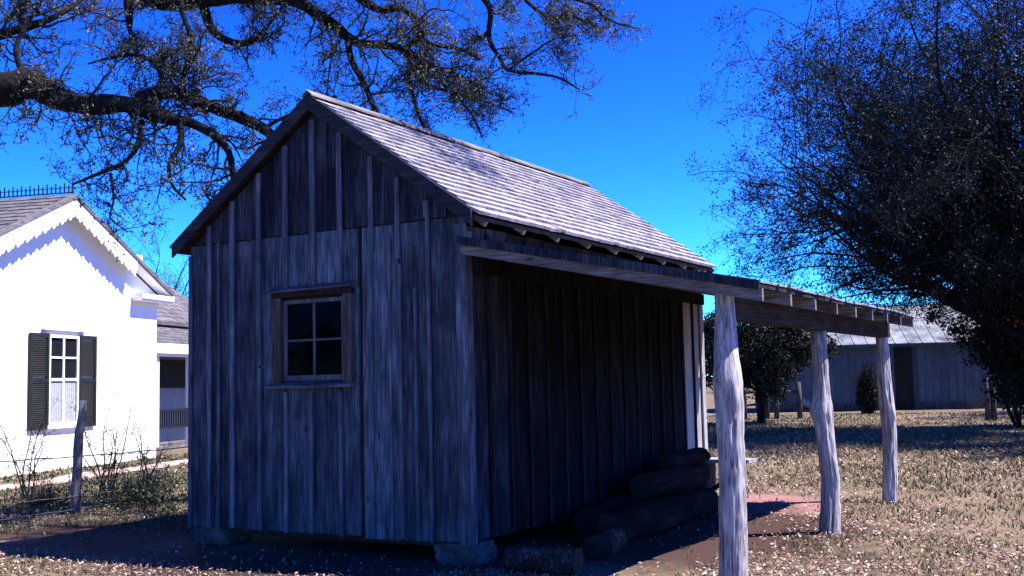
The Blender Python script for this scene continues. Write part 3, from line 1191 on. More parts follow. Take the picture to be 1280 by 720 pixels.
# ------------------------------------------------------------------ things under the porch
def log_between(name, label, p, q, r, seed, bark=True, mat=None, cat='log', group=None, k=20):
    p, q = Vector(p), Vector(q)
    d = q - p
    ln = d.length
    rz = math.atan2(d.y, d.x) - math.pi / 2
    e = empty(name, label, cat, p, rz, group)
    mb = MB()
    nr = 18
    tz = d.z
    for i in range(nr + 1):
        t = i / nr
        for j in range(k):
            a = 2 * math.pi * j / k
            dx, dz = math.cos(a), math.sin(a)
            g = mnoise.noise(Vector((dx * 1.6 + seed, dz * 1.6, t * ln * 1.2))) * .26 + mnoise.noise(Vector((dx * 5 + seed, dz * 5, t * ln * 2.6))) * .13
            rr_ = r * (1 + g)
            mb.v.append((dx * rr_, t * math.hypot(d.x, d.y), dz * rr_ + t * tz))
    for i in range(nr):
        for j in range(k):
            j2 = (j + 1) % k
            mb.f.append((i * k + j, (i + 1) * k + j, (i + 1) * k + j2, i * k + j2))
    mb.build('bark', mat or MT['bark'], e, True)
    for t, nm in ((0, 'cut_end'), (nr, 'cut_end')):
        mc = MB()
        y = 0 if t == 0 else math.hypot(d.x, d.y)
        s = -1 if t == 0 else 1
        mc.v = [(v[0] * .97, v[1] + s * .004, v[2] * .97 if t == 0 else (v[2] - tz) * .97 + tz) for v in mb.v[t * k:(t + 1) * k]]
        mc.v.append((0, y + s * .012, 0 if t == 0 else tz))
        mc.f = [((j + 1) % k, j, k) if s > 0 else (j, (j + 1) % k, k) for j in range(k)]
        mc.build(nm, MT['cut'], e)
    return e


G = 'dark logs heaped against the shed wall under the porch'
log_between('log', 'long dark log lying on the ground along the shed wall, front of the heap', shed_world(.72, 1.5, .17), shed_world(.70, 4.3, .17), .175, 1.0, group=G)
log_between('log', 'dark log on the ground hard against the porch wall, behind the front log', shed_world(.28, 1.9, .17), shed_world(.29, 4.9, .17), .175, 2.0, group=G)
log_between('log', 'thick dark log resting on top of the two ground logs', shed_world(.44, 2.9, .46), shed_world(.44, 4.75, .46), .15, 3.0, group=G)
log_between('log', 'topmost dark log with rounded end lying level with the bench', shed_world(.36, 3.9, .66), shed_world(.40, 5.02, .66), .11, 4.0, group=G)
log_between('log', 'split log with pale furrowed side lying before the shed corner', shed_world(.50, -.14, .12), shed_world(1.16, -.10, .12), .125, 6.0, mat=MT['split'])
log_between('log', 'short rough stump of wood lying between the split log and the heap', shed_world(.95, .75, .12), shed_world(.93, 1.15, .13), .13, 7.0, mat=MT['split'])


def build_bench():
    e = empty('bench', 'low plank bench at the far end of the porch, its top pale', 'bench', shed_world(.06, 5.28), -YAW)
    mb = MB()
    for i in range(2):
        MB().box(-.02, .70, .45 + i * .23, .45 + i * .23 + .22, .515, .56).build('plank', MT['pale_board'], e)  # planks take the pale colour of the wall's far boards
    for x in (.05, .40):
        MB().box(x, x + .07, .50, .84, .0, .513).build('leg', MT['trim_z'], e)
    m = MB()
    m.bar((.14, .47, .12), (.66, .47, .47), .05, .06)
    m.build('brace', MT['beam'], e)


build_bench()


# ------------------------------------------------------------------ the white house
def build_house():
    h = empty('white_house', 'white painted house with scalloped bargeboard gable, dark shutters and iron ridge cresting', 'house',
              H0, math.atan2(HD.y, HD.x))
    # local: x along the facade (away from camera), y into the house
    XP, ZP = -3.80, 6.05            # gable peak (roof top) on the front overhang plane
    EXR, EZ = .25, 4.15             # right eave
    s = (ZP - EZ) / (EXR - XP)
    zt = lambda x: ZP - s * abs(x - XP)
    XL = 2 * XP - 0
    # walls as one shell
    mb = MB()
    mb.prism([(XL, 0), (0, 0), (0, zt(0) - .18), (XP, zt(XP) - .18), (XL, zt(XL) - .18)], 1, 0, .2)
    wall = mb.build('wall', MT['white'], h)
    MB().box(-.2, 0, .201, 9, 0, zt(0) - .25).build('wall', MT['white'], h)
    MB().box(XL, XL + .2, .201, 9, 0, zt(0) - .25).build('wall', MT['white'], h)
    mb = MB()
    mb.prism([(XL + .2, 0), (-.2, 0), (-.2, zt(-.2) - .26), (XP, zt(XP) - .26), (XL + .2, zt(XL + .2) - .26)], 1, 8.8, 8.999)
    mb.build('wall', MT['white'], h)
    # roof
    YF = -.32
    mb = MB()
    for sg in (1, -1):
        e = XP + sg * (EXR - XP)
        mb.hexa([(XP, YF, zt(XP) - .08), (e, YF, zt(e) - .08), (e, 9.3, zt(e) - .08), (XP, 9.3, zt(XP) - .08),
                 (XP, YF, zt(XP)), (e, YF, zt(e)), (e, 9.3, zt(e)), (XP, 9.3, zt(XP))])
    roof = mb.build('roof', MT['roofgrey'], h)
    # courses of slates on the slope towards the camera
    mb = MB()
    n = 16
    for c in range(n):
        for sg in (-1, 1):
            xa = XP + sg * (EXR - XP) * c / n
            xb = XP + sg * (EXR - XP) * (c + 1.15) / n
            if c == n - 1:
                xb = XP + sg * (EXR - XP) * 1.004
            y = YF + .06
            rr = random.Random(c * 2 + sg)
            while y < 9.2:
                w = rr.uniform(.14, .3)
                zz = rr.uniform(0, .008)
                mb.hexa([(xa, y, zt(xa) + .002), (xb, y, zt(xb) + .008), (xb, y + w - .008, zt(xb) + .008), (xa, y + w - .008, zt(xa) + .002),
                         (xa, y, zt(xa) + .008), (xb, y, zt(xb) + .028 + zz), (xb, y + w - .008, zt(xb) + .026 + zz), (xa, y + w - .008, zt(xa) + .008)])
                y += w
    o = mb.build('shingle_courses', MT['roofgrey'], roof)
    o['kind'] = 'stuff'
    # soffit / white verge
    for sg in (1, -1):
        e = XP + sg * (EXR - XP - .03)
        m = MB()
        m.hexa([(XP + sg * .01, YF + .03, zt(XP) - .12), (e, YF + .03, zt(e) - .12), (e, -.003, zt(e) - .12), (XP + sg * .01, -.003, zt(XP) - .12),
                (XP + sg * .01, YF + .03, zt(XP) - .085), (e, YF + .03, zt(e) - .085), (e, -.003, zt(e) - .085), (XP + sg * .01, -.003, zt(XP) - .085)])
        m.build('soffit', MT['white'], roof)
        m = MB()
        m.prism([(XP + sg * .002, zt(XP) - .005), (e, zt(e) - .005), (e, zt(e) - .10), (XP + sg * .002, zt(XP) - .10)], 1, YF - .025, YF - .002)
        m.build('verge_board', MT['roofgrey'], roof)
        # scalloped bargeboard hanging from the overhang
        pts_top, pts_bot = [], []
        nsc = 84
        x_end = XP + sg * (EXR - XP) * (.60 if sg > 0 else .97)
        for i in range(nsc + 1):
            t = i / nsc
            x = XP + (x_end - XP) * t
            u = t * (9 if sg > 0 else 14)
            drop = .34 + .075 * abs(math.sin(math.pi * u)) + .03 * math.sin(2 * math.pi * u * 2)
            if t > .96:
                drop *= max(.35, 1 - (t - .96) * 12)
            pts_top.append((x, zt(x) - .101))
            pts_bot.append((x, zt(x) - .10 - drop))
        m = MB()
        for i in range(nsc):
            a, b, c, d = pts_top[i], pts_top[i + 1], pts_bot[i + 1], pts_bot[i]
            q = [a, b, c, d] if sg > 0 else [b, a, d, c]
            m.prism(q, 1, YF + .0, YF + .028)
        m.build('bargeboard', MT['white'], roof)
    # cornice return at the right eave
    m = MB()
    m.box(-1.15, EXR + .05, YF, -.003, EZ - .22, EZ - .10)
    m.box(-1.1, EXR, YF + .04, -.003, EZ - .27, EZ - .221)
    m.build('cornice_return', MT['white'], roof)
    MB().box(EXR - .02, EXR + .06, YF + .02, 9.2, EZ - .20, EZ - .085).build('eave_gutter', MT['white'], roof)
    MB().box(.002, EXR - .03, .0, 9.2, EZ - .20, EZ - .17).build('soffit', MT['white'], roof)
    # ridge cresting
    m = MB()
    m.box(XP - .015, XP + .015, YF + .05, 6.0, zt(XP) + .03, zt(XP) + .055)
    m.box(XP - .012, XP + .012, YF + .05, 6.0, zt(XP) + .15, zt(XP) + .165)
    y = YF + .06
    i = 0
    while y < 6.0:
        m.box(XP - .010, XP + .010, y, y + .025, zt(XP) + .056, zt(XP) + (.26 if i % 2 == 0 else .21))
        y += .11
        i += 1
    m.build('ridge_cresting', MT['iron'], roof)
    m = MB()
    m.tube([(XP, YF + .08, zt(XP) + .02), (XP, YF + .08, zt(XP) + .36)], [.035, .012], 8)
    m.build('finial', MT['iron'], roof)
    # window: frame, sashes, panes, muntins, shutters, cap
    cx = -3.75
    z0, z1 = .98, 2.93
    m = MB()
    m.box(cx - .52, cx - .46, -.05, -.002, z0, z1)
    m.box(cx + .46, cx + .52, -.05, -.002, z0, z1)
    m.box(cx - .459, cx + .459, -.048, -.002, z1 - .06, z1)
    m.box(cx - .459, cx + .459, -.048, -.002, z0, z0 + .06)
    m.box(cx - .459, cx + .459, -.040, -.002, 1.93, 1.99)
    win = m.build('window', MT['white'], h)
    MB().box(cx - .459, cx + .459, -.006, -.001, z0 + .061, z1 - .061).build('window_dark_sheet', MT['dark'], win)  # flat dark sheet for the unlit room behind the panes
    MB().box(cx - .459, cx - .012, -.018, -.012, 1.991, z1 - .061).build('pane', MT['houseglass'], win)
    MB().box(cx + .012, cx + .459, -.018, -.012, 1.991, z1 - .061).build('pane', MT['houseglass'], win)
    MB().box(cx - .459, cx + .459, -.018, -.012, z0 + .061, 1.929).build('pane', MT['houseglass'], win)
    MB().box(cx - .03, cx + .03, -.036, -.011, 1.992, z1 - .0615).build('muntin', MT['white'], win)
    MB().box(cx - .03, cx + .03, -.036, -.011, z0 + .0615, 1.9285).build('muntin', MT['white'], win)
    MB().box(cx - .458, cx - .031, -.034, -.0112, 2.42, 2.46).build('muntin', MT['white'], win)
    MB().box(cx + .031, cx + .458, -.034, -.0112, 2.42, 2.46).build('muntin', MT['white'], win)
    # gathered lace curtain in the lower sash
    V, Fq = [], []
    for i in range(60):
        x = cx - .455 + .91 * i / 59
        y = -.0105 + .0025 * math.sin(i * 1.3)
        V += [(x, y, z0 + .07), (x, y, 1.90)]
        if i:
            Fq.append((2 * i - 2, 2 * i, 2 * i + 1, 2 * i - 1))
    obj('curtain', np_mesh('curtain', V, Fq, MT['curtain']), win)
    m = MB()
    m.box(cx - .75, cx + .75, -.10, -.002, z1 + .10, z1 + .15)
    m.build('window_cap', MT['white'], win)
    MB().box(cx - .60, cx + .60, -.10, -.002, z0 - .07, z0 - .002).build('window_sill', MT['white'], win)
    for xs in (-1, 1):
        x0 = cx + (-.53 - .62 if xs < 0 else .53)
        m = MB()
        m.box(x0, x0 + .07, -.07, -.02, z0 - .08, z1 + .02)
        m.box(x0 + .55, x0 + .62, -.07, -.02, z0 - .08, z1 + .02)
        for za in (z0 - .08, 1.90, z1 - .07):
            m.box(x0 + .0705, x0 + .5495, -.068, -.021, za, za + .09)
        sh = m.build('shutter', MT['shutter'], h)
        m = MB()
        z = z0 + .02
        while z < z1 - .09:
            if not 1.87 < z < 1.99:
                m.hexa([(x0 + .071, -.062, z), (x0 + .549, -.062, z), (x0 + .549, -.028, z + .03), (x0 + .071, -.028, z + .03),
                        (x0 + .071, -.062, z + .008), (x0 + .549, -.062, z + .008), (x0 + .549, -.028, z + .038), (x0 + .071, -.028, z + .038)])
            z += .045
        o = m.build('louvres', MT['shutter'], sh)
        o['kind'] = 'stuff'
    # wing with a porch, set back on the right
    wy = 1.3
    MB().box(.01, 8.5, wy + 1.6, wy + 1.8, .13, 3.5).build('wing_wall', MT['shadewall'], h)
    MB().box(.02, 8.4, wy + 1.52, wy + 1.597, 1.75, 2.6).build('porch_shade_band', MT['dark'], h)  # dark strip painted in for shade under the wing porch ceiling
    MB().box(.01, 8.5, wy, wy + 1.598, .0, .13).build('porch_deck', MT['roofgrey'], h)

    def slope(nm, ya0, za0, ya1, za1, nc, seed):
        m = MB()
        m.hexa([(.01, ya1, za1 - .1), (.01, ya0, za0 - .1), (8.6, ya0, za0 - .1), (8.6, ya1, za1 - .1),
                (.01, ya1, za1), (.01, ya0, za0), (8.6, ya0, za0), (8.6, ya1, za1)])
        wr = m.build(nm, MT['roofgrey'], h)
        m = MB()
        rr = random.Random(seed)
        for c in range(nc):
            fa, fb = c / nc, (c + 1.1) / nc
            ya, yb = ya0 + (ya1 - ya0) * fa, ya0 + (ya1 - ya0) * fb
            za, zb = za0 + (za1 - za0) * fa, za0 + (za1 - za0) * fb
            x = .02
            while x < 8.4:
                w = rr.uniform(.14, .3)
                u = rr.uniform(0, .015)
                m.hexa([(x, ya, za + .004), (x + w - .01, ya, za + .004), (x + w - .01, yb, zb), (x, yb, zb),
                        (x, ya, za + .035 + u), (x + w - .01, ya, za + .035 + u), (x + w - .01, yb, zb + .006), (x, yb, zb + .006)])
                x += w
        o = m.build('shingle_courses', MT['roofgrey'], wr)
        o['kind'] = 'stuff'
        return wr
    wr = slope('porch_roof', wy - .1, 2.98, wy + 1.75, 3.70, 7, 5)
    wm = slope('wing_roof', wy + 1.3, 3.74, wy + 4.7, 6.02, 15, 6)
    MB().box(.0, 8.6, wy + 4.55, wy + 4.80, 6.00, 6.33).build('ridge_cap', MT['white'], wm)
    MB().box(.0, 8.6, wy - .16, wy - .101, 2.70, 2.97).build('fascia', MT['white'], wr)
    MB().box(.0, 8.6, wy - .05, wy + .05, 2.62, 2.86).build('porch_frieze', MT['white'], wr)
    for x in (.5, 2.2, 3.9, 5.6, 7.3):
        MB().box(x - .06, x + .06, wy + .0, wy + .12, .131, 2.618).build('porch_column', MT['white'], h)
    m = MB()
    m.box(.02, 8.4, wy + .03, wy + .08, 1.10, 1.16)
    m.box(.02, 8.4, wy + .035, wy + .075, .62, .67)
    x = .1
    while x < 8.3:
        m.box(x, x + .035, wy + .04, wy + .07, .671, 1.099)
        x += .12
    m.build('railing', MT['shutter'], h)
    return h


build_house()


# ------------------------------------------------------------------ wire fence at the left
def build_fence():
    base = Vector((-6.07, 15.28, 0))
    e = empty('wire_fence', 'old wire fence on a crooked grey post in front of the white house', 'fence', base, -YAW)
    m = MB()
    for seed, y in ((1, 0.0), (2, -3.2), (3, 4.4), (4, 8.8)):
        m = MB()
        pts = [(.02 * math.sin(i * 1.1 + seed) + .018 * i, y + .015 * math.cos(i * 1.7 + seed), -.05 + i * .23) for i in range(8)]
        pts = [(p[0] - .06, p[1], p[2]) for p in pts]
        m.tube(pts, [.075, .07, .066, .064, .066, .06, .055, .05], 12)
        m.build('fence_post', MT['fencepost'], e, True)
    for z, r in ((.07, .005), (.24, .006), (.42, .004), (.80, .009), (1.12, .004)):
        m = MB()
        pts = []
        for i in range(41):
            y = -4.5 + i * .35
            pts.append((.03 + .01 * math.sin(y * 2 + z * 9), y, z + .015 * math.sin(y * .9 + z * 5) + .006 * math.sin(y * 7)))
        m.tube(pts, r, 5)
        m.build('wire', MT['wire'], e)


build_fence()


# ------------------------------------------------------------------ trees
def px_limb(spec, n=26):
    """spec: list of (px, py, depth, diameter_px)"""
    pts = [at(a, b, c) for a, b, c, d in spec]
    P = catmull(pts, n)
    r = [d / 2 / F_PX * c for a, b, c, d in spec]
    R = np.interp(np.linspace(0, 1, n), np.linspace(0, 1, len(r)), r)
    return P, R


def limb_mesh(P, R, k=12, seed=0):
    """one rough limb"""
    m = MB()
    P2 = [Vector(p) + mnoise.noise_vector(Vector(p) * 2.2 + Vector((seed, 0, 0))) * (R[i] * .35) for i, p in enumerate(P)]
    R2 = [r * (1 + .16 * mnoise.noise(Vector(P[i]) * 5 + Vector((seed, 5, 0)))) for i, r in enumerate(R)]
    m.tube(P2, R2, k)
    for i, v in enumerate(m.v):
        p = Vector(v)
        j = min(i // k, len(R2) - 1)
        m.v[i] = tuple(p + mnoise.noise_vector(p * 11) * (R2[j] * .16))
    return m


def build_oak():
    base = Vector((-8.9, 14.2, 0))
    oak = empty('oak_tree', 'large gnarled oak with bare twiggy limbs reaching over the shed from the left', 'tree', base)
    D = 14.4
    S = [
        # main limb
        [(-215, 210, 14.2, 60), (-120, 150, 14.2, 54), (-40, 118, 14.3, 48), (10, 110, 14.4, 44), (38, 100, 14.4, 36), (66, 121, 14.4, 30), (105, 128, 14.4, 26), (145, 130, 14.4, 24), (180, 137, 14.4, 22), (208, 147, 14.5, 18), (236, 152, 14.6, 12)],
        [(172, 126, 14.4, 20), (210, 114, 14.6, 19), (250, 128, 14.8, 18), (290, 143, 15.0, 16), (326, 160, 15.1, 15), (345, 176, 15.2, 13), (380, 205, 15.3, 9)],
        [(230, 148, 14.6, 12), (262, 166, 14.5, 12), (284, 188, 14.5, 10), (292, 218, 14.5, 8), (300, 250, 14.6, 6)],
        [(224, 148, 14.5, 9), (226, 178, 14.4, 8), (212, 206, 14.3, 6), (216, 232, 14.3, 4), (232, 250, 14.3, 2.5)],
        [(178, 152, 14.4, 8), (172, 182, 14.2, 7), (154, 204, 14.1, 6), (126, 216, 14.1, 5), (90, 231, 14.1, 3)],
        [(138, 216, 14.1, 4), (142, 250, 14.1, 3.2), (138, 272, 14.1, 2.2), (160, 290, 14.1, 1.5)],
        [(205, 115, 14.6, 9), (198, 85, 14.6, 7), (184, 72, 14.6, 6), (165, 68, 14.5, 5), (140, 72, 14.5, 4), (110, 80, 14.5, 2.5)],
        [(228, 98, 14.6, 7), (240, 68, 14.7, 8), (237, 42, 14.8, 7), (228, 15, 14.9, 6), (226, -20, 15, 5)],
        [(225, 122, 14.6, 7), (229, 98, 14.6, 7), (228, 96, 14.6, 6)],
        # high limb
        [(-120, -60, 14.4, 46), (40, -60, 15.0, 36), (130, -30, 15.2, 28), (183, -6, 15.2, 24), (208, 4, 15.2, 22), (250, 1, 15.2, 20), (292, -3, 15.2, 18), (333, -2, 15.3, 17), (375, 4, 15.4, 15), (400, 20, 15.6, 15), (424, 37, 15.7, 14), (447, 54, 15.8, 12), (497, 57, 16.0, 9), (520, 70, 16.2, 8), (545, 85, 16.4, 6), (573, 94, 16.6, 4.5), (600, 110, 16.7, 3)],
        [(436, 48, 15.8, 10), (440, 75, 15.8, 8), (456, 106, 15.9, 7), (468, 136, 16.0, 7), (480, 160, 16.2, 5)],
        [(494, 57, 16.0, 6), (510, 74, 16.1, 5), (514, 106, 16.2, 5), (522, 142, 16.3, 4), (530, 160, 16.4, 3)],
        [(254, 6, 15.2, 13), (266, 38, 15.2, 11), (290, 53, 15.3, 9), (312, 53, 15.4, 7), (330, 37, 15.5, 4), (345, 20, 15.6, 3)],
        [(160, -30, 15.1, 14), (161, 10, 15.0, 13), (163, 42, 15.0, 5), (170, 70, 15, 3)],
        [(425, -15, 15.4, 12), (445, -5, 15.6, 12), (474, 12, 15.8, 11), (505, 11, 16.0, 9), (526, 36, 16.2, 7), (537, 54, 16.4, 6), (574, 61, 16.6, 5), (600, 74, 16.8, 3)],
        [(590, -20, 16.2, 8), (603, -5, 16.3, 8), (613, 14, 16.4, 7), (611, 47, 16.5, 6), (624, 72, 16.6, 5), (635, 88, 16.7, 4.5), (671, 92, 16.8, 4), (700, 98, 16.9, 3), (725, 112, 17, 2)],
        [(634, 88, 16.7, 3.5), (667, 65, 16.8, 3), (690, 50, 16.9, 2.2), (720, 44, 17, 1.5)],
        [(660, -20, 16.5, 6), (700, -6, 16.7, 5), (740, 6, 16.9, 4), (755, 22, 17, 3.0), (778, 31, 17.1, 2.2), (800, 36, 17.2, 1.5)],
        [(545, 85, 16.4, 5), (555, 105, 16.4, 4.5), (570, 120, 16.5, 4), (590, 144, 16.6, 3), (603, 172, 16.7, 2.5)],
        [(535, 60, 16.3, 5), (520, 95, 16.4, 4), (545, 110, 16.6, 4), (580, 118, 16.8, 3), (640, 140, 17, 2)],
        [(600, -40, 16, 7), (640, -15, 16.3, 6), (668, 10, 16.5, 5), (690, 22, 16.7, 4), (720, 22, 16.8, 3), (745, 30, 17, 2)],
        [(-60, 60, 14.3, 20), (10, 40, 14.5, 12), (60, 25, 14.7, 8), (95, 5, 15, 6), (120, -20, 15.2, 4)],
        [(300, -5, 15.2, 10), (350, -30, 15.5, 12), (420, -60, 15.2, 12), (500, -90, 15.0, 10), (600, -110, 14.6, 8), (700, -120, 14.2, 6), (790, -130, 14, 3)],
        [(30, 98, 14.4, 12), (20, 60, 14.4, 7), (40, 20, 14.5, 5), (60, -10, 14.6, 4)],
        [(330, 160, 15.1, 6), (352, 148, 15.3, 4), (385, 132, 15.5, 3), (420, 120, 15.7, 2.2)],
        # overhead limbs above the picture
        [(420, -60, 15.2, 12), (520, -140, 14.0, 10), (640, -190, 13.4, 8), (760, -210, 13.0, 6), (860, -240, 12.8, 3)],
        [(520, -90, 14.9, 10), (620, -60, 14.9, 8), (720, -90, 14.6, 6), (800, -80, 14.4, 3)],
        [(560, -220, 13.0, 10), (660, -215, 12.6, 8), (760, -185, 12.0, 6), (850, -160, 11.7, 3)],
        [(620, -180, 13.4, 9), (700, -130, 12.8, 6), (780, -110, 12.4, 4), (850, -120, 12.2, 3)],
        [(200, -30, 15, 14), (300, -120, 14, 12), (450, -200, 13.2, 9), (600, -270, 12.4, 6), (720, -320, 12, 3)],
    ]
    limbs = [px_limb(s, 30) for s in S]
    # trunk
    tp = [base + Vector((0, 0, -.3)), base + Vector((.1, 0, 1.2)), base + Vector((.3, .05, 2.6)), Vector(limbs[0][0][0]) + Vector((-.25, 0, -.1)), Vector(limbs[0][0][1])]
    P = catmull(tp, 20)
    R = np.interp(np.linspace(0, 1, 20), [0, .15, .5, 1], [.72, .52, .44, .34])
    loc = Vector(base)
    def to_local(mb):
        mb.v = [(v[0] - loc.x, v[1] - loc.y, v[2] - loc.z) for v in mb.v]
        return mb
    to_local(limb_mesh(P, R, 18, 3)).build('trunk', MT['oakbark'], oak, True)
    hp = [Vector(P[12]), Vector(P[12]) + Vector((.2, .2, 1.6)), Vector(limbs[9][0][0])]
    P2 = catmull(hp, 12)
    to_local(limb_mesh(P2, np.linspace(.36, .26, 12), 14, 5)).build('limb', MT['oakbark'], oak, True)
    for i, (p, r) in enumerate(limbs):
        to_local(limb_mesh(p, r, 10, i)).build('limb', MT['oakbark'], oak, True)
    # side branches and twigs
    LP = np.stack([p for p, r in limbs])
    LR = np.stack([r for p, r in limbs])
    seg = np.linalg.norm(np.diff(LP, axis=1), axis=2).sum(1)
    parts, buds = [], []
    for li in range(len(limbs)):
        n1 = max(12, int(seg[li] * 7.2)) if li not in (3, 4, 5) and li < len(limbs) - 6 else int(seg[li] * (6 if li < 9 else 7))
        pos, d, r = spawn(LP[li:li + 1], LR[li:li + 1], n1, .12 if li not in (0, 9) else .35, 1.0, 1.0, .45)
        d[:, 1] *= .8
        ln = rng.uniform(.45, 1.2, n1) * np.clip(r / .05, .45, 1)
        P1 = grow(pos, d, ln, 9, .30, (0, 0, .02))
        R1 = taper(np.clip(r * .45, .008, .022), np.full(n1, .005), 10)
        parts.append(np_tubes(P1, R1, 4))
        pos, d, r = spawn(P1, R1, 7, .15, 1.0, 1.0, .5)
        n2 = len(pos)
        P2 = grow(pos, d, rng.uniform(.18, .5, n2), 6, .38, (0, 0, .02))
        R2 = taper(np.clip(r * .65, .004, .010), np.full(n2, .0035), 7)
        parts.append(np_tubes(P2, R2, 3))
        pos, d, r = spawn(P2, R2, 4, .2, 1.0, 1.0, .6)
        n3 = len(pos)
        P3 = grow(pos, d, rng.uniform(.06, .18, n3), 2, .4)
        R3 = taper(np.clip(r * .8, .003, .006), np.full(n3, .0028), 3)
        parts.append(np_tubes(P3, R3, 3))
        k = rng.random(n3) < .75
        buds.append(P3[k, -1])
        k = rng.random(n3) < .5
        buds.append(P3[k, 1])
    V, Fq = np_join(parts)
    print('oak twig quads', len(Fq))
    o = obj('twigs', np_mesh('twigs', V - np.array(loc), Fq, MT['twig']), oak)
    C = np.concatenate(buds)
    C = np.concatenate([C, C + rng.normal(0, .018, C.shape), C + rng.normal(0, .03, C.shape)])
    V, Fq = np_leaves(C - np.array(loc), rng.uniform(.022, .055, len(C)), .55)
    print('oak buds', len(Fq))
    obj('buds', np_mesh('buds', V, Fq, MT['bud']), oak)


build_oak()


def build_crown_tree(name, label, base, height, spread_dirs, n0, l0, counts, lens, leafsize, leafn, mats, trunk_r, squash=1.0, fork=.3, droop=0.0, group=None, envelope=None, r_scale=1.0):
    """trunk, then n0 limbs fanned from the fork, then four levels of finer wood with small leaves"""
    base = Vector(base)
    t = empty(name, label, 'tree', base, 0, group)
    th = height * fork
    tp = [(0, 0, -.2), (.05, .03, th * .4), (-.03, .05, th * .8), (0, 0, th * 1.3)]
    P = catmull(tp, 14)
    R = np.interp(np.linspace(0, 1, 14), [0, .12, .6, 1], [trunk_r * 1.5, trunk_r, trunk_r * .85, trunk_r * .6])
    limb_mesh(P, R, 14, 2).build('trunk', mats[0], t, True)
    N = n0
    st = np.tile(np.array([0, 0, th]), (N, 1)) + np.stack([np.zeros(N), np.zeros(N), rng.uniform(-.25, .3, N) * th], -1)
    d = np.array(spread_dirs(N))
    ln = l0 * rng.uniform(.75, 1.1, N)
    P0 = grow(st, d, ln, 16, .10, (0, 0, .02))
    if envelope is not None:
        P0 = P0[envelope(P0[:, -1] * np.array([1.04, 1, 1]) - np.array([0, 0, 1.0])) & envelope(P0[:, 9] - np.array([0, 0, .8]))]
        N = len(P0)
    R0_ = taper(np.full(N, trunk_r * .30), np.full(N, .014 * r_scale), 17)
    V, Fq = np_tubes(P0, R0_, 7)
    obj('limbs', np_mesh('limbs', V, Fq, mats[0], True), t)
    prevP, prevR = P0, R0_
    parts = []
    allp = []
    for lv, (c, (la, lb), kk) in enumerate(zip(counts, lens, (.16, .22, .28, .3))):
        pos, dd, r = spawn(prevP, prevR, c, .18 if lv == 0 else .12, 1.0, .9, .75)
        dd = unit(dd + np.array([0, 0, .12 - droop]))
        nn_ = len(pos)
        ns = (8, 5, 3, 2)[lv]
        Pn = grow(pos, dd, rng.uniform(la, lb, nn_), ns, kk, (0, 0, -droop * .1))
        if envelope is not None:
            keep = envelope(Pn[:, -1])
            Pn, r = Pn[keep], r[keep]
            nn_ = len(Pn)
        mins = (.011, .006, .0045, .004)[lv] * r_scale
        Rn = taper(np.clip(r * .6, mins, None), np.full(nn_, mins * .8), ns + 1)
        parts.append(np_tubes(Pn, Rn, 4 if lv == 0 else 3))
        prevP, prevR = Pn, Rn
    V, Fq = np_join(parts)
    print(name, 'wood quads', len(Fq))
    obj('twigs', np_mesh('twigs', V, Fq, mats[1]), t)
    # leaves round the last wood
    idx = rng.integers(0, len(prevP), leafn)
    f = rng.integers(1, prevP.shape[1], leafn)
    C = prevP[idx, f] + rng.normal(0, leafsize * 1.2, (leafn, 3))
    V, Fq = np_leaves(C, rng.uniform(.5, 1.3, leafn) * leafsize, .6)
    obj('foliage', np_mesh('foliage', V, Fq, mats[2]), t)
    return t


def fan(zmin, zmax, bias=(0, 0, 0)):
    def f(n):
        a = np.linspace(0, 2 * np.pi, n, endpoint=False) + rng.uniform(-.25, .25, n)
        z = rng.uniform(zmin, zmax, n)
        return unit(np.stack([np.cos(a), np.sin(a), z], -1) + np.array(bias))
    return f


# big fine-twigged tree at the right
def crown_space(p):
    x, y, z = p[:, 0], p[:, 1], p[:, 2]
    w = vnoise(x + 50, z + 50, .55, 4) * 1.6 - .8
    return (((x + .6) / 10.2) ** 2 + (y / 9) ** 2 + ((z - 7.2) / 7.6) ** 2 < 1 + w * .25) & (z > 3.1 + w * .5 + .34 * np.maximum(0, -x - 6.5))


bt = at(1285, 560, 30)
build_crown_tree('spreading_tree', 'huge dense dark tree with fine spreading twigs at the right behind the porch', (bt.x + 1.0, 30, 0), 15,
                 fan(.25, 2.4, (-.7, 0, 0)), 52, 10.2, (11, 7, 5, 2), ((2.0, 4.4), (.8, 1.7), (.35, .8), (.15, .35)), .074, 215000,
                 (MT['oakbark'], MT['darktwig'], MT['elmleaf']), .42, fork=.2, droop=.09, r_scale=1.1, envelope=crown_space)
# the next tree of the row, standing just beyond the right edge of the picture
build_crown_tree('spreading_tree', 'dense dark tree beyond the right edge, its branches shading the far lawn', (18.4, 22.8, 0), 11,
                 fan(.2, 2.2), 26, 5.6, (7, 5, 3), ((1.4, 2.6), (.7, 1.4), (.3, .7)), .17, 75000,
                 (MT['oakbark'], MT['darktwig'], MT['elmleaf']), .36, fork=.22, droop=.03)
build_crown_tree('spreading_tree', 'dark tree past the right end of the barn, shading the yard before it', (27.0, 41.0, 0), 13,
                 fan(.15, 2.0), 24, 7.5, (7, 5, 3), ((1.6, 3.0), (.8, 1.6), (.3, .8)), .18, 45000,
                 (MT['oakbark'], MT['darktwig'], MT['elmleaf']), .4, fork=.22, droop=.03)
# evergreen seen through the porch
bt = at(950, 500, 40)
build_crown_tree('evergreen_tree', 'small dark evergreen tree seen between the first two porch posts', (bt.x, 40, 0), 5.2,
                 fan(-.1, 2.0), 24, 2.5, (6, 5, 3), ((.6, 1.2), (.3, .6), (.12, .3)), .11, 50000,
                 (MT['oakbark'], MT['darktwig'], MT['evergreen']), .16, fork=.28, droop=.03)
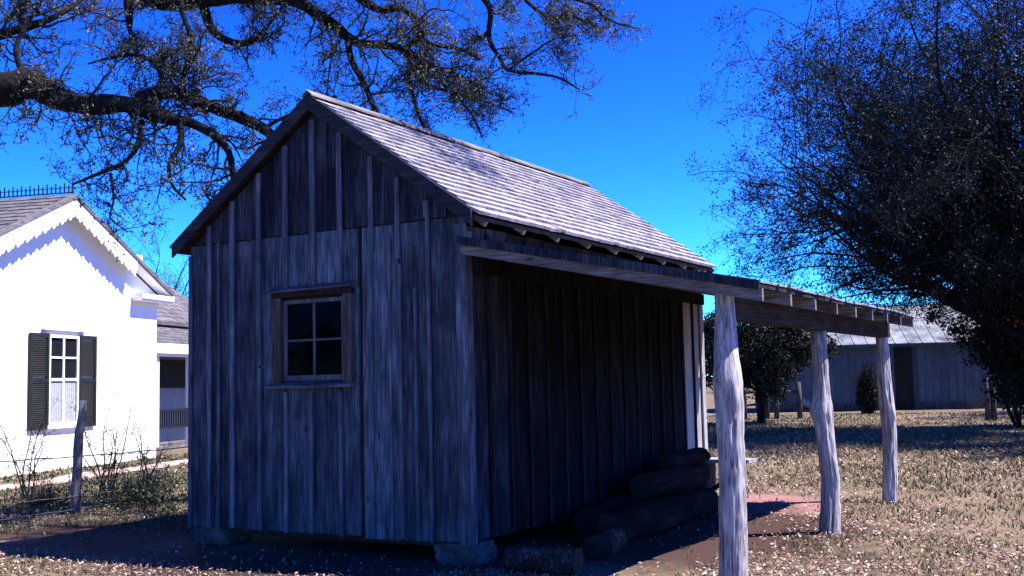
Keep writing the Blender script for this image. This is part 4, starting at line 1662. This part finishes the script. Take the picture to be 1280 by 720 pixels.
# bare tree far behind the white house
bt = at(193, 480, 46)
build_crown_tree('bare_tree', 'small leafless tree rising beyond the white house wing', (bt.x, 46, 0), 9,
                 fan(.8, 2.6), 10, 4.2, (7, 6, 4), ((.9, 1.8), (.4, .9), (.2, .5)), .05, 4000,
                 (MT['oakbark'], MT['twig'], MT['bud']), .16, fork=.34, r_scale=1.2)


# ------------------------------------------------------------------ shrubs
def build_shrub(name, label, base, height, width, nstem, leafn, leafsize, leafmat, flowers=0, cat='shrub', group=None, bare=False, cone=False):
    base = Vector(base)
    e = empty(name, label, cat, base, 0, group)
    st = np.stack([rng.normal(0, width * .12, nstem), rng.normal(0, width * .12, nstem), np.full(nstem, -.03)], -1)
    a = rng.uniform(0, 2 * np.pi, nstem)
    k = width / height * (.55 if not cone else .3)
    d = unit(np.stack([np.cos(a) * k, np.sin(a) * k, np.ones(nstem)], -1))
    P = grow(st, d, height * rng.uniform(.6, 1.05, nstem), 10, .10)
    R = taper(np.full(nstem, .014 * max(1, height / 2)), np.full(nstem, .005), 11)
    pos, dd, r = spawn(P, R, 7, .2, 1, .9, .7)
    n2 = len(pos)
    P2 = grow(pos, dd, rng.uniform(.15, .4, n2) * width, 5, .25)
    R2 = taper(np.clip(r * .6, .004, .02), np.full(n2, .003), 6)
    pos, dd, r = spawn(P2, R2, 4, .2, 1, .9, .7)
    n3 = len(pos)
    P3 = grow(pos, dd, rng.uniform(.06, .2, n3) * max(1, width * .6), 3, .3)
    R3 = taper(np.clip(r * .7, .003, .02), np.full(n3, .0025), 4)
    V, Fq = np_join([np_tubes(P, R, 5), np_tubes(P2, R2, 3), np_tubes(P3, R3, 3)])
    obj('stems', np_mesh('stems', V, Fq, MT['darktwig']), e)
    if leafn:
        allp = np.concatenate([P3[:, 1:].reshape(-1, 3), P2[:, 2:].reshape(-1, 3)])
        C = allp[rng.integers(0, len(allp), leafn)] + rng.normal(0, leafsize, (leafn, 3))
        C[:, 2] = np.maximum(C[:, 2], .03)
        if cone:
            C = C[np.hypot(C[:, 0], C[:, 1]) < (1.04 - C[:, 2] / height) ** .7 * width * .5]
        V, Fq = np_leaves(C, rng.uniform(.6, 1.3, len(C)) * leafsize, .6)
        obj('foliage', np_mesh('foliage', V, Fq, leafmat), e)
    if flowers:
        tips = P3[:, -1]
        tips = tips[tips[:, 2] > height * .55]
        c0 = tips[rng.integers(0, len(tips), flowers)]
        C = (c0[:, None, :] + rng.normal(0, .06, (flowers, 6, 3))).reshape(-1, 3)
        V, Fq = np_leaves(C, rng.uniform(.08, .15, len(C)), .8)
        obj('flowers', np_mesh('flowers', V, Fq, MT['red']), e)['kind'] = 'stuff'
    return e


def gnd(px, py):
    d = CR * ((px - 640) / F_PX) + CU * ((360 - py) / F_PX) + FW
    t = -CAM_H / d.z
    return Vector((d.x * t, d.y * t, 0))


b = gnd(136, 622)
build_shrub('rose_bush', 'tall spindly bare bush just right of the fence post before the white house', (b.x, b.y, 0), 1.6, .9, 8, 260, .03, MT['shrub'])
b = gnd(176, 618)
build_shrub('rose_bush', 'thin bare bush between the spindly bush and the shed corner', (b.x, b.y, 0), 1.2, .8, 6, 160, .03, MT['shrub'])
b = gnd(185, 632)
build_shrub('leafy_bush', 'low spreading green bush beside the left corner of the shed', (b.x - .1, b.y, 0), .45, 1.2, 22, 2600, .04, MT['shrub'])
b = gnd(60, 632)
build_shrub('leafy_bush', 'low ragged green growth left of the fence post', (b.x, b.y, 0), .26, 1.3, 18, 1500, .035, MT['shrub'])
b = at(14, 480, 16)
build_shrub('rose_bush', 'wispy bush at the far left edge by the white house', (b.x - .4, 17.5, 0), 1.5, .8, 6, 260, .03, MT['shrub'])
b = at(1252, 500, 33)
build_shrub('flowering_shrub', 'tall dark shrub with red flowers at the right edge', (b.x + .95, 33, 0), 4.8, 2.6, 50, 50000, .12, MT['evergreen'], flowers=170)
b = at(1090, 500, 47)
build_shrub('cone_shrub', 'narrow dark conical shrub against the barn wall', (b.x, 47.5, 0), 2.3, 1.3, 60, 16000, .09, MT['evergreen'], cone=True)


# ------------------------------------------------------------------ barn
def build_barn():
    p0 = Vector((12.0, 52.0, 0))
    ang = math.radians(-8)
    e = empty('barn', 'long low board-sided barn with pale tin roof in the shade beyond the porch', 'barn', p0, ang)
    LN, DP, EV, RD = 11.0, 8.0, 3.25, 5.1
    m = MB()
    m.box(0, LN, .05, .2, .35, EV)
    m.box(0, LN, DP - .2, DP, 0, EV)
    m.prism([(.2, 0), (DP - .2, 0), (DP - .2, EV), (DP / 2, RD - .15), (.2, EV)], 0, 0, .2)
    m.prism([(.2, 0), (DP - .2, 0), (DP - .2, EV), (DP / 2, RD - .15), (.2, EV)], 0, LN - .2, LN)
    w = m.build('wall', MT['barn'], e)
    MB().box(-.02, LN + .02, .04, .25, 0, .35).build('foundation', MT['stone'], e)
    n = 32
    bw = LN / n
    rr = random.Random(9)
    base = MB().box(.008, bw - .008, 0, .03, 0, EV - .42).mesh('board', MT['barn'])
    bat = MB().box(-.025, .025, -.022, -.002, 0, EV - .42).mesh('batten', MT['barn'])
    dx0, dx1 = 5.95, 6.55
    for i in range(n):
        x = i * bw
        if x + bw > dx0 and x < dx1:
            continue
        obj('board', base, w, (x, rr.uniform(.012, .018), .38))
        obj('batten', bat, w, (x, .012, .38))
    # doorway: a dark panel stands in for the unlit opening
    m = MB()
    m.box(dx0 - .10, dx0, -.04, .045, .02, 2.75)
    m.box(dx1, dx1 + .10, -.04, .045, .02, 2.75)
    m.box(dx0 - .10, dx1 + .10, -.04, .045, 2.751, 2.87)
    d = m.build('door_frame', MT['dark'], e)
    MB().box(dx0 + .002, dx1 - .002, -.01, .04, .02, 2.74).build('doorway_shade', MT['dark'], d)
    s = (RD - EV) / (DP / 2)
    for sg in (0, 1):
        m = MB()
        y0, y1 = (-.45, DP / 2 - .002) if sg == 0 else (DP + .45, DP / 2 + .002)
        z0 = EV - .45 * s
        q = [(-.3, y0, z0), (LN + .3, y0, z0), (LN + .3, y1, RD), (-.3, y1, RD)]
        if sg:
            q = [q[1], q[0], q[3], q[2]]
        m.hexa(q + [(a, b_, c + .05) for a, b_, c in q])
        rf = m.build('roof', MT['metal'], e)
        for i in range(int(LN / .61) + 1):
            x = -.25 + i * .61
            mm = MB()
            mm.bar((x, y0, z0 + .065), (x, y1, RD + .065), .04, .03)
            mm.build('roof_seam', MT['metal'], rf)
    MB().box(-.3, LN + .3, DP / 2 - .12, DP / 2 + .12, RD + .085, RD + .12).build('ridge_cap', MT['metal'], e)
    MB().box(-.3, LN + .3, -.49, -.452, EV - .45 * s - .10, EV - .45 * s + .03).build('fascia', MT['barn'], e)


build_barn()


# ------------------------------------------------------------------ rail fences and far wood
def rail_fence(label, pxs, depth, rails):
    p = [at(x, 500, depth) for x in pxs]
    b = Vector((p[0].x, depth, 0))
    e = empty('rail_fence', label, 'fence', b)
    for q in p:
        m = MB()
        x = q.x - b.x
        m.tube([(x, 0, -.1), (x + .02, .01, .7), (x - .01, 0, 1.45)], [.11, .10, .09], 9)
        m.build('fence_post', MT['oldrail'], e, True)
    for i in range(len(p) - 1):
        for z in rails:
            m = MB()
            m.tube([(p[i].x - b.x - .1, .02, z), ((p[i].x + p[i + 1].x) / 2 - b.x, .03, z + .03), (p[i + 1].x - b.x + .1, .02, z - .03)], [.05, .055, .045], 7)
            m.build('rail', MT['oldrail'], e, True)


rail_fence('dark split rail fence in front of the barn, seen between the porch posts', (930, 958, 970, 999), 44, (.55, 1.05))
rail_fence('short rail fence beside the red flowering shrub at the right', (1234, 1241, 1268, 1300), 38, (.55, .95))


def far_wood():
    n = 420
    a = np.concatenate([rng.uniform(-.75, .75, 230), rng.uniform(.8, 2 * math.pi - .8, 190)])  # second batch: unseen trees added round the back to block low sky light
    d = np.concatenate([rng.uniform(120, 170, 230), rng.uniform(60, 95, 190)])
    parts = []
    for i in range(n):
        c = np.array([d[i] * math.sin(a[i]), d[i] * math.cos(a[i]), 0])
        h = rng.uniform(4, 8.5) if i < 230 else rng.uniform(8, 13)
        k = 190
        p = rng.normal(size=(k, 3))
        p = unit(p) * (rng.random((k, 1)) ** .45)
        p = p * np.array([h * .45, h * .45, h * .5]) + np.array([0, 0, h * .52])
        parts.append(c + p)
    C = np.concatenate(parts)
    V, Fq = np_leaves(C, rng.uniform(.4, .9, len(C)), .7)
    o = obj('far_wood', np_mesh('far_wood', V, Fq, MT['evergreen']))
    tag(o, 'low dark line of far trees, with unseen ones added behind to block low sky', 'woodland', kind='stuff')


far_wood()
scene.render.engine = 'CYCLES'
